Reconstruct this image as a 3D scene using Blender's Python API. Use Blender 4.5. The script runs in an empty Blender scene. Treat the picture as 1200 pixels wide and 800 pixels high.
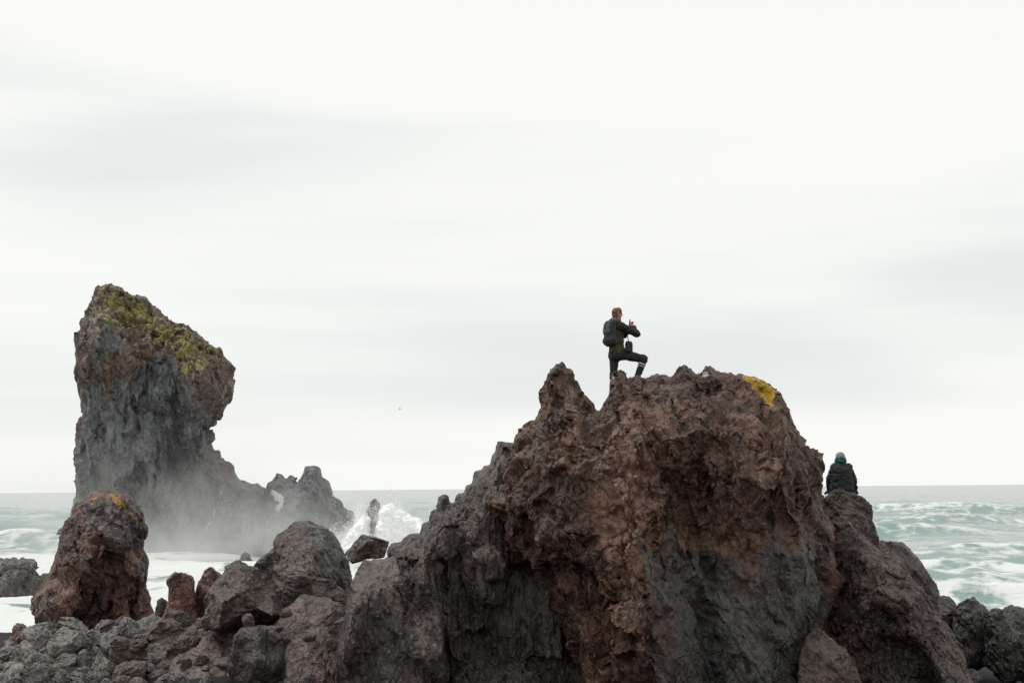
import bpy, math, random
import numpy as np
from mathutils import Vector, Matrix, Euler

random.seed(7)
R = math.radians
scene = bpy.context.scene
COL = scene.collection

# ------------------------------------------------------------------ camera
EYE = Vector((0.0, 0.0, 6.0))
FPX = 50.0 / 36.0 * 1200.0
PITCH = math.atan(172.0 / FPX)
ROLL = math.atan(10.0 / 1200.0)
cam_d = bpy.data.cameras.new("camera")
cam_d.lens = 50.0
cam_d.sensor_width = 36.0
cam_d.sensor_fit = 'HORIZONTAL'
cam_d.clip_start = 0.1
cam_d.clip_end = 60000.0
cam = bpy.data.objects.new("camera", cam_d)
COL.objects.link(cam)
CROT = Matrix.Rotation(R(90) + PITCH, 3, 'X') @ Matrix.Rotation(-ROLL, 3, 'Z')
cam.matrix_world = Matrix.Translation(EYE) @ CROT.to_4x4()
scene.camera = cam


def at(px, py, Y):
    """world point at depth Y seen at photo pixel (px, py)"""
    d = CROT @ Vector(((px - 600.0) / FPX, -(py - 400.0) / FPX, -1.0))
    return EYE + d * (Y / d.y)


# ------------------------------------------------------------------ noise
def _hash(ix, iy, iz, seed):
    M = 0xFFFFFFFF
    u = np.uint32
    h = ix.astype(u) * u(374761393) + iy.astype(u) * u(668265263) + iz.astype(u) * u(2147483647) + u((seed * 974634777) & M)
    h = (h ^ (h >> u(13))) * u(1274126177)
    h = (h ^ (h >> u(16))) * u(2246822519)
    return h ^ (h >> u(15))


_G = np.random.RandomState(3).randn(256, 3).astype(np.float32)
_G /= np.linalg.norm(_G, axis=1, keepdims=True)


def perlin(P, seed=0):
    P = P.astype(np.float32)
    I = np.floor(P)
    f = P - I
    I = I.astype(np.int32)
    u = f * f * f * (f * (f * 6 - 15) + 10)
    out = 0
    for dx in (0, 1):
        wx = u[:, 0] if dx else 1 - u[:, 0]
        for dy in (0, 1):
            wy = u[:, 1] if dy else 1 - u[:, 1]
            for dz in (0, 1):
                wz = u[:, 2] if dz else 1 - u[:, 2]
                g = _G[_hash(I[:, 0] + dx, I[:, 1] + dy, I[:, 2] + dz, seed) & 255]
                out = out + wx * wy * wz * (g[:, 0] * (f[:, 0] - dx) + g[:, 1] * (f[:, 1] - dy) + g[:, 2] * (f[:, 2] - dz))
    return out * 1.5


def fbm(P, octs=4, seed=0, gain=0.5, ridged=False):
    a, s, out = 1.0, 1.0, 0
    for o in range(octs):
        n = perlin(P * s + 17.3 * o, seed + o)
        if ridged:
            n = 1 - 2.2 * np.abs(n)
        out = out + a * n
        a *= gain
        s *= 2.03
    return out


def worley(P, seed=0):
    """F1, F2, random per cell, tilted plane per cell"""
    P = P.astype(np.float32)
    I = np.floor(P).astype(np.int32)
    n = len(P)
    F1 = np.full(n, 9.0, np.float32)
    F2 = np.full(n, 9.0, np.float32)
    rnd = np.zeros(n, np.float32)
    tilt = np.zeros(n, np.float32)
    for dx in (-1, 0, 1):
        for dy in (-1, 0, 1):
            for dz in (-1, 0, 1):
                C = I + np.array((dx, dy, dz), np.int32)
                h = _hash(C[:, 0], C[:, 1], C[:, 2], seed)
                off = np.stack([(h & 1023) / 1023.0, ((h >> 10) & 1023) / 1023.0, ((h >> 20) & 1023) / 1023.0], 1).astype(np.float32)
                D = P - (C + off)
                d = np.sqrt((D * D).sum(1))
                m = d < F1
                F2 = np.where(m, F1, np.minimum(F2, d))
                F1 = np.where(m, d, F1)
                g = _G[(h * 7 + 13) & 255]
                rnd = np.where(m, ((h >> 5) & 1023) / 1023.0 * 2 - 1, rnd)
                tilt = np.where(m, (g * D).sum(1), tilt)
    return F1, F2, rnd, tilt


def facet_pass(V, Q, sz, tilt, off, strength, seed, lean=0.0, mask=None, wf=0.16, crack=0.0):
    """break the surface into flat faces: every vertex moves onto the tilted plane of its own fracture cell"""
    sz = np.array(sz, float)
    m = sz.min()
    W = warp(V, 0.8 / m, wf * m, seed)
    W = warp(W, 4.0 / m, 0.05 * m, seed + 3)
    W[:, 0] += lean * W[:, 2]
    P = (W / sz).astype(np.float32)
    I = np.floor(P).astype(np.int32)
    F1 = np.full(len(P), 9.0, np.float32)
    F2 = np.full(len(P), 9.0, np.float32)
    cid = np.zeros(len(P), np.uint32)
    for dx in (-1, 0, 1):
        for dy in (-1, 0, 1):
            for dz in (-1, 0, 1):
                C = I + np.array((dx, dy, dz), np.int32)
                h = _hash(C[:, 0], C[:, 1], C[:, 2], seed)
                D = P - C
                D[:, 0] -= (h & 1023) / 1023.0
                D[:, 1] -= ((h >> 10) & 1023) / 1023.0
                D[:, 2] -= ((h >> 20) & 1023) / 1023.0
                d = (D * D).sum(1)
                k_ = d < F1
                F2 = np.where(k_, F1, np.minimum(F2, d))
                F1 = np.where(k_, d, F1)
                cid = np.where(k_, h, cid)
    u, inv = np.unique(cid, return_inverse=True)
    inv = inv.ravel()
    n = len(u)
    N = normals(V, Q)
    cnt = np.bincount(inv, minlength=n).astype(float)
    foot = np.stack([np.bincount(inv, V[:, k], n) for k in range(3)], 1) / cnt[:, None]
    nn = np.stack([np.bincount(inv, N[:, k], n) for k in range(3)], 1) / cnt[:, None]
    coh = np.linalg.norm(nn, axis=1)
    rs = np.random.RandomState(seed + 99)
    nn = nn / np.maximum(coh, 1e-6)[:, None] + tilt * np.clip(rs.randn(n, 3), -1.6, 1.6)
    nn /= np.linalg.norm(nn, axis=1)[:, None]
    st = strength * sstep(0.45, 0.8, coh) * (cnt > 6)
    of = off * rs.uniform(-1, 1, n)
    d = ((foot[inv] - V) * nn[inv]).sum(1) + of[inv]
    d = np.clip(d, -0.9 * m, 0.9 * m) * st[inv]
    if mask is not None:
        d = d * mask
    out = V + nn[inv] * d[:, None]
    if crack:
        # open joints along some of the cell borders
        g = np.sqrt(F2) - np.sqrt(F1)
        cr = crack * m * (1 - sstep(0.0, 0.035 / m + 0.02, g)) * sstep(-0.15, 0.35, perlin(V * 0.9 / m + 3, seed + 50))
        if mask is not None:
            cr = cr * mask
        out = out - N * cr[:, None]
    return out


def facets(V, Q, kind, seed, s=1.0, mask=None, inner=None, keep=0.12):
    L = {'scoria': (((1.25, 1.25, 1.9), 0.28, 0.05, 0.95, 0), ((0.50, 0.50, 0.80), 0.33, 0.035, 0.95, 0), ((0.20, 0.20, 0.28), 0.33, 0.014, 0.85, 0)),
         'column': (((0.85, 0.85, 2.0), 0.22, 0.10, 0.9, 0), ((0.34, 0.40, 1.50), 0.20, 0.085, 0.95, 0.08), ((0.14, 0.14, 0.42), 0.25, 0.014, 0.8, 0.08)),
         'slab': (((0.95, 1.1, 3.0), 0.16, 0.06, 0.9, 0.45), ((0.34, 0.5, 1.5), 0.15, 0.022, 0.9, 0.45), ((0.13, 0.16, 0.50), 0.16, 0.008, 0.8, 0.45)),
         'flute': (((1.10, 1.20, 3.20), 0.24, 0.06, 0.95, 0.12), ((0.40, 0.46, 1.50), 0.27, 0.055, 0.95, 0.1), ((0.16, 0.18, 0.40), 0.33, 0.016, 0.85, 0.1)),
         'joint': (((0.30, 0.34, 1.20), 0.16, 0.02, 0.75, 0.04), ((0.13, 0.14, 0.36), 0.22, 0.010, 0.8, 0.04)),
         'block': (((0.80, 0.80, 0.80), 0.26, 0.03, 1.0, 0), ((0.34, 0.34, 0.30), 0.22, 0.016, 0.8, 0.2), ((0.13, 0.13, 0.12), 0.22, 0.007, 0.7, 0.2))}[kind]
    for i, (sz, tl, of, st, ln) in enumerate(L):
        mk = mask
        if inner is not None and i < 2:
            # big faces stop short of the skyline, so that its teeth stay
            wd = min(sz[0], sz[1]) * s * (0.5, 0.4)[i]
            im = (keep, 0.5)[i] + (1 - keep, 0.5)[i] * sstep(0.1 * wd, wd, inner)
            mk = im if mask is None else mask * im
        V = facet_pass(V, Q, np.array(sz) * s, tl, of * s, st, seed + 17 * i, ln, mk, 0.16, (0.16, 0.17, 0.10)[i] / (1 if s < 2 else 1.6))
    return V


def sstep(a, b, x):
    t = np.clip((x - a) / (b - a), 0, 1)
    return t * t * (3 - 2 * t)


def warp(P, f, a, seed):
    return P + a * np.stack([perlin(P * f + 3.1, seed), perlin(P * f + 41.7, seed + 1), perlin(P * f + 91.2, seed + 2)], 1)


# ------------------------------------------------------------------ polygons and surfaces
def polydist(poly, X, Z):
    """signed distance (negative inside) of points to a polygon"""
    poly = np.asarray(poly, np.float64)
    best = np.full(X.shape, 1e9)
    inside = np.zeros(X.shape, bool)
    n = len(poly)
    for i in range(n):
        ax, az = poly[i]
        bx, bz = poly[(i + 1) % n]
        ex, ez = bx - ax, bz - az
        wx, wz = X - ax, Z - az
        t = np.clip((wx * ex + wz * ez) / (ex * ex + ez * ez + 1e-12), 0, 1)
        best = np.minimum(best, (wx - ex * t) ** 2 + (wz - ez * t) ** 2)
        c = ((az > Z) != (bz > Z)) & (X < (bx - ax) * (Z - az) / (bz - az + 1e-12) + ax)
        inside ^= c
    d = np.sqrt(best)
    return np.where(inside, -d, d)


def surface_nets(F, origin, h):
    ins = F < 0
    nx, ny, nz = F.shape
    cnt = np.zeros((nx - 1, ny - 1, nz - 1), np.int8)
    offs = [(a, b, c) for a in (0, 1) for b in (0, 1) for c in (0, 1)]
    for a, b, c in offs:
        cnt += ins[a:nx - 1 + a, b:ny - 1 + b, c:nz - 1 + c]
    act = (cnt > 0) & (cnt < 8)
    idx = np.full(act.shape, -1, np.int32)
    A = np.argwhere(act)
    idx[act] = np.arange(len(A))
    vals = {o: F[A[:, 0] + o[0], A[:, 1] + o[1], A[:, 2] + o[2]] for o in offs}
    acc = np.zeros((len(A), 3))
    num = np.zeros(len(A))
    for o in offs:
        for ax in range(3):
            if o[ax] == 0:
                q = list(o)
                q[ax] = 1
                v0, v1 = vals[o], vals[tuple(q)]
                m = (v0 < 0) != (v1 < 0)
                t = np.where(m, v0 / np.where(m, v0 - v1, 1), 0)
                p = np.tile(np.array(o, float), (len(A), 1))
                p[:, ax] += t
                acc[m] += p[m]
                num[m] += 1
    V = (A + acc / num[:, None]) * h + np.asarray(origin)
    quads = []
    for ax in range(3):
        sl0 = [slice(None)] * 3
        sl1 = [slice(None)] * 3
        sl0[ax] = slice(0, -1)
        sl1[ax] = slice(1, None)
        a, b = ins[tuple(sl0)], ins[tuple(sl1)]
        E = np.argwhere(a != b)
        o1, o2 = [(1, 2), (2, 0), (0, 1)][ax]
        ok = (E[:, o1] > 0) & (E[:, o2] > 0) & (E[:, o1] < F.shape[o1] - 1) & (E[:, o2] < F.shape[o2] - 1)
        E = E[ok]
        fl = a[E[:, 0], E[:, 1], E[:, 2]]
        cs = []
        for d1, d2 in ((-1, -1), (0, -1), (0, 0), (-1, 0)):
            c = E.copy()
            c[:, o1] += d1
            c[:, o2] += d2
            cs.append(idx[c[:, 0], c[:, 1], c[:, 2]])
        q = np.stack(cs, 1)
        q[~fl] = q[~fl][:, ::-1]
        quads.append(q)
    return V, np.concatenate(quads)


def relax(V, Q, n):
    for _ in range(n):
        acc = np.zeros_like(V)
        cn = np.zeros(len(V))
        for a, b in ((0, 1), (1, 2), (2, 3), (3, 0)):
            for s, t in ((a, b), (b, a)):
                for k in range(3):
                    acc[:, k] += np.bincount(Q[:, s], V[Q[:, t], k], len(V))
                cn += np.bincount(Q[:, s], minlength=len(V))
        V = 0.4 * V + 0.6 * acc / np.maximum(cn, 1)[:, None]
    return V


def normals(V, Q):
    a, b, c = V[Q[:, 0]], V[Q[:, 1]], V[Q[:, 2]]
    d = V[Q[:, 3]] if Q.shape[1] == 4 else None
    n = np.cross(c - a, d - b) if d is not None else np.cross(b - a, c - a)
    N = np.zeros_like(V)
    for j in range(Q.shape[1]):
        for k in range(3):
            N[:, k] += np.bincount(Q[:, j], n[:, k], len(V))
    return N / np.maximum(np.linalg.norm(N, axis=1), 1e-9)[:, None]


def mesh_from(name, V, Q, mat, attrs=None, smooth=True):
    me = bpy.data.meshes.new(name)
    k = Q.shape[1]
    me.vertices.add(len(V))
    me.vertices.foreach_set('co', np.ascontiguousarray(V, np.float32).ravel())
    me.loops.add(len(Q) * k)
    me.loops.foreach_set('vertex_index', np.ascontiguousarray(Q, np.int32).ravel())
    me.polygons.add(len(Q))
    me.polygons.foreach_set('loop_start', np.arange(len(Q), dtype=np.int32) * k)
    me.update(calc_edges=True)
    me.validate()
    me.polygons.foreach_set('use_smooth', np.full(len(me.polygons), smooth, bool))
    for an, av in (attrs or {}).items():
        at_ = me.attributes.new(an, 'FLOAT', 'POINT')
        at_.data.foreach_set('value', np.ascontiguousarray(av, np.float32))
    if mat:
        me.materials.append(mat)
    return me


def obj(name, me, parent=None, loc=(0, 0, 0)):
    o = bpy.data.objects.new(name, me)
    COL.objects.link(o)
    o.location = loc
    if parent:
        o.parent = parent
    return o


def tag(o, label=None, cat=None, group=None, kind=None):
    if label: o['label'] = label
    if cat: o['category'] = cat
    if group: o['group'] = group
    if kind: o['kind'] = kind
    return o


# ------------------------------------------------------------------ materials
class NT:
    def __init__(s, tree):
        s.t = tree
        tree.nodes.clear()

    def n(s, typ, **kw):
        nd = s.t.nodes.new(typ)
        for k, v in kw.items():
            if k.startswith('_'):
                setattr(nd, k[1:], v)
            else:
                key = k.replace('__', ' ')
                if isinstance(v, bpy.types.NodeSocket):
                    s.t.links.new(v, nd.inputs[key])
                else:
                    nd.inputs[key].default_value = v
        return nd

    def link(s, a, b):
        s.t.links.new(a, b)

    def math(s, op, a, b=0.0, clamp=False):
        nd = s.t.nodes.new('ShaderNodeMath')
        nd.operation = op
        nd.use_clamp = clamp
        for i, v in enumerate((a, b)):
            if isinstance(v, bpy.types.NodeSocket):
                s.t.links.new(v, nd.inputs[i])
            else:
                nd.inputs[i].default_value = v
        return nd.outputs[0]

    def mix(s, fac, a, b, mode='MIX'):
        nd = s.t.nodes.new('ShaderNodeMix')
        nd.data_type = 'RGBA'
        nd.blend_type = mode
        for i, v in ((0, fac), (6, a), (7, b)):
            if isinstance(v, bpy.types.NodeSocket):
                s.t.links.new(v, nd.inputs[i])
            else:
                nd.inputs[i].default_value = v if i == 0 else (*v, 1.0) if len(v) == 3 else v
        return nd.outputs[2]

    def ramp(s, fac, lo, hi):
        nd = s.t.nodes.new('ShaderNodeMapRange')
        nd.interpolation_type = 'SMOOTHSTEP'
        s.t.links.new(fac, nd.inputs[0])
        nd.inputs[1].default_value = lo
        nd.inputs[2].default_value = hi
        return nd.outputs[0]

    def noise(s, vec, scale, detail=6, rough=0.6, dist=0.0):
        nd = s.t.nodes.new('ShaderNodeTexNoise')
        s.t.links.new(vec, nd.inputs['Vector'])
        nd.inputs['Scale'].default_value = scale
        nd.inputs['Detail'].default_value = detail
        nd.inputs['Roughness'].default_value = rough
        nd.inputs['Distortion'].default_value = dist
        return nd.outputs['Fac']

    def attr(s, name):
        nd = s.t.nodes.new('ShaderNodeAttribute')
        nd.attribute_name = name
        return nd.outputs['Fac']


def new_mat(name):
    m = bpy.data.materials.new(name)
    m.use_nodes = True
    return m, NT(m.node_tree)


def chip_nodes(t, co, s, seed, st=(1.0, 1.0, 0.75)):
    """flat facets with sharp edges as a height, s = facet size in metres"""
    rs = np.random.RandomState(seed)
    nz = t.n('ShaderNodeTexNoise', Vector=co, Scale=0.6 / s, Detail=3.0)
    v = t.n('ShaderNodeVectorMath', _operation='SCALE')
    t.link(nz.outputs['Color'], v.inputs[0])
    v.inputs['Scale'].default_value = 1.1 * s
    a = t.n('ShaderNodeVectorMath', _operation='ADD')
    t.link(co, a.inputs[0])
    t.link(v.outputs[0], a.inputs[1])
    w_ = []
    for i in range(5):
        g = rs.randn(3)
        g /= np.linalg.norm(g)
        g = g * np.array(st) * rs.uniform(0.5, 1.0) / s
        d = t.n('ShaderNodeVectorMath', _operation='DOT_PRODUCT')
        t.link(a.outputs[0], d.inputs[0])
        d.inputs[1].default_value = tuple(g)
        m = t.n('ShaderNodeMath', _operation='PINGPONG')
        t.link(t.math('ADD', d.outputs['Value'], 50.0 + rs.rand()), m.inputs[0])
        m.inputs[1].default_value = 0.5
        w_.append(m.outputs[0])
    hi = t.math('MAXIMUM', t.math('MAXIMUM', w_[0], w_[1]), w_[4])
    lo = t.math('MAXIMUM', w_[2], w_[3])
    return t.math('MULTIPLY', t.math('MINIMUM', hi, lo), s)


def rock_mat(name, base, vary, dark, grey=(0.1, 0.1, 0.1), grey2=(0.17, 0.165, 0.16), lich=(0.55, 0.33, 0.01), s=1.0, rough=0.52, bump=1.0, speck=0.5, st=(1.0, 1.0, 0.75), ck_=1.0, gst=None):
    m, t = new_mat(name)
    co = t.n('ShaderNodeTexCoord').outputs['Object']
    n1 = t.noise(co, 0.9 * s, 5, 0.62, 0.6)
    n2 = t.noise(co, 3.7 * s, 7, 0.68, 0.4)
    n3 = t.noise(co, 14 * s, 6, 0.7, 0.2)
    n4 = t.noise(co, 38 * s, 4, 0.75)
    c = t.mix(t.ramp(n1, 0.38, 0.62), base, vary)
    c = t.mix(t.math('MULTIPLY', t.ramp(n2, 0.48, 0.66), 0.75), c, dark)
    g = t.mix(t.ramp(n2, 0.35, 0.65), grey, grey2)
    gf = t.math('ADD', t.attr('grey'), t.math('MULTIPLY', t.math('SUBTRACT', n2, 0.5), 1.1))
    gf = t.ramp(gf, 0.2, 0.85)
    c = t.mix(gf, c, g)
    # fine grain: light flecks and dark pits paint in highlight and shadow contrast
    fl = t.mix(gf, tuple(min(1, x * 1.9 + 0.02) for x in vary), tuple(x * 1.8 for x in grey2))
    c = t.mix(t.math('MULTIPLY', t.ramp(n3, 0.50, 0.70), 0.62), c, fl)
    c = t.mix(t.math('MULTIPLY', t.ramp(n3, 0.46, 0.3), 0.6), c, tuple(x * 0.45 for x in dark))
    c = t.mix(t.math('MULTIPLY', t.ramp(n4, 0.64, 0.76), speck * 0.7), c, (0.3, 0.28, 0.25))
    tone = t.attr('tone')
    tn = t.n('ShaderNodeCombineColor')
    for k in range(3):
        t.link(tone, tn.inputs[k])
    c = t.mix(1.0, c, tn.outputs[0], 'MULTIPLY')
    # lichen and droppings
    lf = t.ramp(t.math('ADD', t.attr('lichen'), t.math('ADD', t.math('MULTIPLY', t.math('SUBTRACT', n3, 0.5), 1.3), t.math('MULTIPLY', t.math('SUBTRACT', n2, 0.5), 1.6))), 0.45, 0.62)
    lc = t.mix(t.ramp(n4, 0.35, 0.65), lich, tuple(x * 0.5 for x in lich))
    c = t.mix(lf, c, lc)
    wf = t.ramp(t.math('ADD', t.attr('white'), t.math('MULTIPLY', t.math('SUBTRACT', n3, 0.5), 1.0)), 0.5, 0.6)
    c = t.mix(wf, c, (0.5, 0.48, 0.44))
    def chset(cc, st_, k3):
        h_ = [chip_nodes(t, cc, sz_ / s, sd_, st_) for sz_, sd_ in ((0.34, 3), (0.12, 5), (0.05, 8))]
        return t.math('ADD', t.math('ADD', t.math('MULTIPLY', h_[0], k3[0]), t.math('MULTIPLY', h_[1], k3[1])), t.math('MULTIPLY', h_[2], k3[2]))
    ch = chset(co, st, (ck_, ck_, 1.0))
    if gst:
        mg = t.n('ShaderNodeMapping', Vector=co)
        mg.inputs['Rotation'].default_value = (0, gst[3], 0)
        cg = chset(mg.outputs[0], gst[:3], (0.7, 0.8, 0.8))
        mm = t.n('ShaderNodeMix', _data_type='FLOAT')
        t.link(gf, mm.inputs[0])
        t.link(ch, mm.inputs[2])
        t.link(cg, mm.inputs[3])
        ch = mm.outputs[0]
    wv = t.n('ShaderNodeVectorMath', _operation='ADD')
    t.link(co, wv.inputs[0])
    nd_ = t.n('ShaderNodeTexNoise', Vector=co, Scale=2.0 * s, Detail=5.0)
    vs_ = t.n('ShaderNodeVectorMath', _operation='SCALE')
    t.link(nd_.outputs['Color'], vs_.inputs[0])
    vs_.inputs['Scale'].default_value = 0.45 / s
    t.link(vs_.outputs[0], wv.inputs[1])
    vm = t.n('ShaderNodeMapping', Vector=wv.outputs[0])
    vm.inputs['Scale'].default_value = (1.0, 1.0, 0.5)
    ve = t.n('ShaderNodeTexVoronoi', _feature='DISTANCE_TO_EDGE', Vector=vm.outputs[0], Scale=1.5 * s)
    ve2 = t.n('ShaderNodeTexVoronoi', _feature='DISTANCE_TO_EDGE', Vector=vm.outputs[0], Scale=5.0 * s)
    ck = t.math('MULTIPLY', t.ramp(ve.outputs['Distance'], 0.0, 0.03), t.math('ADD', 0.4, t.math('MULTIPLY', t.ramp(ve2.outputs['Distance'], 0.0, 0.05), 0.6)))
    c = t.mix(t.math('MULTIPLY', t.math('SUBTRACT', 1.0, ck), 0.34), c, tuple(x * 0.3 for x in dark))
    hb = t.math('ADD', ch, t.math('MULTIPLY', ck, 0.05 / s))
    hb = t.math('ADD', hb, t.math('MULTIPLY', t.math('ADD', t.math('MULTIPLY', n3, 0.5), t.math('MULTIPLY', n4, 0.3)), 0.05 / s))
    # worn smooth here, freshly broken there
    bs = t.math('MULTIPLY', t.math('ADD', 0.40, t.math('MULTIPLY', t.ramp(t.noise(co, 0.65 * s, 4, 0.6, 0.8), 0.38, 0.62), 0.6)), bump)
    b = t.n('ShaderNodeBump', Strength=bs, Distance=1.15, Height=hb)
    rg = t.math('SUBTRACT', rough + 0.18, t.math('MULTIPLY', n2, 0.42))
    p = t.n('ShaderNodeBsdfPrincipled', Base__Color=c, Roughness=rg, Normal=b.outputs[0])
    p.inputs['Specular IOR Level'].default_value = 0.5
    o = t.n('ShaderNodeOutputMaterial')
    t.link(p.outputs[0], o.inputs[0])
    return m


def plain_mat(name, col, rough=0.8, var=0.25, scale=40, bump=0.2, spec=0.3):
    m, t = new_mat(name)
    co = t.n('ShaderNodeTexCoord').outputs['Object']
    n = t.noise(co, scale, 4, 0.6)
    c = t.mix(t.ramp(n, 0.35, 0.65), tuple(x * (1 - var) for x in col), tuple(min(1, x * (1 + var)) for x in col))
    b = t.n('ShaderNodeBump', Strength=bump, Distance=0.01, Height=t.noise(co, scale * 0.6, 3))
    p = t.n('ShaderNodeBsdfPrincipled', Base__Color=c, Roughness=rough, Normal=b.outputs[0])
    p.inputs['Specular IOR Level'].default_value = spec
    o = t.n('ShaderNodeOutputMaterial')
    t.link(p.outputs[0], o.inputs[0])
    return m


BROWN = (0.076, 0.036, 0.025)
M_crag = rock_mat('brown_lava', BROWN, (0.130, 0.062, 0.037), (0.030, 0.019, 0.016), grey=(0.050, 0.045, 0.042), grey2=(0.096, 0.090, 0.085), st=(1, 1, 0.55), gst=(1.3, 1.3, 0.22, 0.42), lich=(0.62, 0.36, 0.008))
M_should = rock_mat('dark_craggy_lava', (0.056, 0.034, 0.028), (0.088, 0.058, 0.047), (0.028, 0.020, 0.018), grey=(0.056, 0.056, 0.055), grey2=(0.104, 0.104, 0.102))
M_col = rock_mat('dark_columnar_basalt', (0.056, 0.042, 0.036), (0.086, 0.064, 0.054), (0.029, 0.023, 0.021), grey=(0.058, 0.055, 0.051), grey2=(0.094, 0.086, 0.082), st=(1.2, 1.2, 0.22))
M_red = rock_mat('red_lava', (0.095, 0.045, 0.034), (0.144, 0.074, 0.054), (0.050, 0.032, 0.028), grey=(0.054, 0.054, 0.053), grey2=(0.099, 0.097, 0.094), lich=(0.42, 0.22, 0.02), st=(1, 1, 0.4), ck_=0.8)
M_greybrown = rock_mat('grey_brown_lava', (0.080, 0.056, 0.047), (0.124, 0.090, 0.076), (0.038, 0.028, 0.025), grey=(0.068, 0.067, 0.064), grey2=(0.122, 0.118, 0.110), st=(0.8, 0.8, 1.0), ck_=0.55)
M_ropy = rock_mat('ropy_grey_lava', (0.102, 0.090, 0.081), (0.165, 0.148, 0.134), (0.042, 0.046, 0.043), grey=(0.085, 0.085, 0.082), grey2=(0.145, 0.140, 0.132), st=(1.4, 1.0, 0.4), ck_=0.9)
M_tan = rock_mat('tan_lava', (0.096, 0.062, 0.045), (0.152, 0.108, 0.084), (0.048, 0.034, 0.028))
M_stack = rock_mat('stack_rock', (0.110, 0.072, 0.060), (0.158, 0.110, 0.086), (0.055, 0.044, 0.040), grey=(0.070, 0.076, 0.077), grey2=(0.128, 0.134, 0.134), lich=(0.32, 0.28, 0.065), s=0.22, speck=0.25, bump=1.0, st=(1, 1, 0.5), gst=(1.2, 1.2, 0.25, 0.25))
M_reef = rock_mat('wet_reef_rock', (0.060, 0.055, 0.052), (0.095, 0.088, 0.082), (0.04, 0.037, 0.035), s=0.5, rough=0.5)


# ------------------------------------------------------------------ displacement recipes (each gives coarse and fine parts)
def rough(P, f, a, seed):
    return warp(warp(P, f, a, seed), f * 5, a * 0.22, seed + 3)


def chips(P, s, seed, st=(1, 1, 1), octs=3, gain=0.48, wf=0.35):
    """flat chips meeting in sharp edges, coarse to fine; about +-0.25 s"""
    rs = np.random.RandomState(seed * 13 + 5)
    out = 0
    a = 1.0
    Ps = P / np.array(st)
    for o in range(octs):
        W = warp(Ps, 0.45 / s, wf * s, seed + 11 * o)
        W = warp(W, 2.2 / s, 0.06 * s, seed + 11 * o + 3)
        w_ = []
        for i in range(6):
            g = rs.randn(3)
            g /= np.linalg.norm(g)
            x = (W @ (g * rs.uniform(0.45, 0.95) / s) + rs.rand() * 9)
            w_.append(np.abs(2 * (x - np.floor(x)) - 1) * rs.uniform(0.8, 1.1))
        c = np.minimum(np.maximum(np.maximum(w_[0], w_[1]), w_[4]), np.maximum(np.maximum(w_[2], w_[3]), w_[5] * 0.9))
        out = out + a * s * 0.42 * (c - 0.62)
        a *= 1.0
        s = s * gain
    return out


def D_scoria(P, seed, k=1.0):
    """rough clinkery lava: broken faces, chips and pits, drawn out upright"""
    st = (0.8, 0.8, 1.5)
    rm = 0.35 + 0.75 * sstep(-0.35, 0.4, fbm(P * 0.8 + 4, 2, seed + 60))
    c = 0.05 * fbm(P * np.array((0.8, 0.8, 0.5)), 2, seed) + 0.62 * chips(P, 1.25, seed, st, 2, 0.5, 0.22)
    W = rough(P, 1.6, 0.05, seed)
    F1, F2, r, t = worley(W / np.array((0.42, 0.42, 0.75)) + 5, seed + 1)
    f = 0.025 * r - 0.06 * (1 - sstep(0, 0.07, F2 - F1)) + rm * 0.95 * chips(P, 0.24, seed + 40, (0.9, 0.9, 1.3), 2, 0.42, 0.25)
    f += rm * 0.016 * fbm(P * 8, 4, seed + 3, 0.65)
    return c * k, f * k


def D_column(P, seed, k=1.0, lean=0.0, sz=(0.30, 0.30, 1.15)):
    """upright columnar joints with broken ends"""
    W = warp(P, 0.8, 0.07, seed)
    Wl = W.copy()
    Wl[:, 0] = W[:, 0] + lean * W[:, 2]
    sz = np.array(sz)
    F1, F2, r, t = worley(W / (sz * np.array((2.6, 2.6, 1.1))), seed + 2)
    c = 0.10 * r + 0.30 * chips(Wl, 0.9, seed, (0.7, 0.7, 2.4), 1)
    F1, F2, r, t = worley(Wl / (sz * np.array((1, 1, 1.4))), seed)
    f = 0.34 * sz[0] * r - 0.30 * sz[0] * (1 - sstep(0, 0.07, F2 - F1))
    f += 0.9 * chips(Wl, 1.1 * sz[0], seed + 4, (0.55, 0.55, 3.2), 2, 0.42, 0.15)
    f += 0.3 * chips(Wl, 0.4 * sz[0], seed + 5, (0.9, 0.9, 0.9), 1, 0.42)
    f += 0.03 * sz[0] * fbm(Wl / sz * 2.4, 3, seed + 3, 0.65)
    return c * k, f * k


def D_slab(P, seed, k=1.0, lean=0.45):
    """smooth slab with slanting ribs and flutes"""
    W = warp(P, 0.6, 0.10, seed)
    Wl = W.copy()
    Wl[:, 0] = W[:, 0] + lean * W[:, 2]
    F1, F2, r, t = worley(Wl / np.array((0.62, 0.8, 2.6)), seed)
    c = 0.05 * r - 0.05 * (1 - sstep(0, 0.05, F2 - F1)) + 0.05 * fbm(P * 0.6, 2, seed) + 0.55 * chips(Wl, 0.75, seed, (0.7, 0.8, 2.6), 2)
    F1, F2, r, t = worley(Wl / np.array((0.22, 0.3, 1.1)), seed + 2)
    f = 0.016 * r - 0.02 * (1 - sstep(0, 0.08, F2 - F1)) + 0.7 * chips(Wl, 0.16, seed + 5, (0.7, 0.8, 2.4), 2)
    f += 0.012 * fbm(Wl * np.array((9, 9, 4)), 4, seed + 3, 0.65)
    return c * k, f * k


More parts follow.
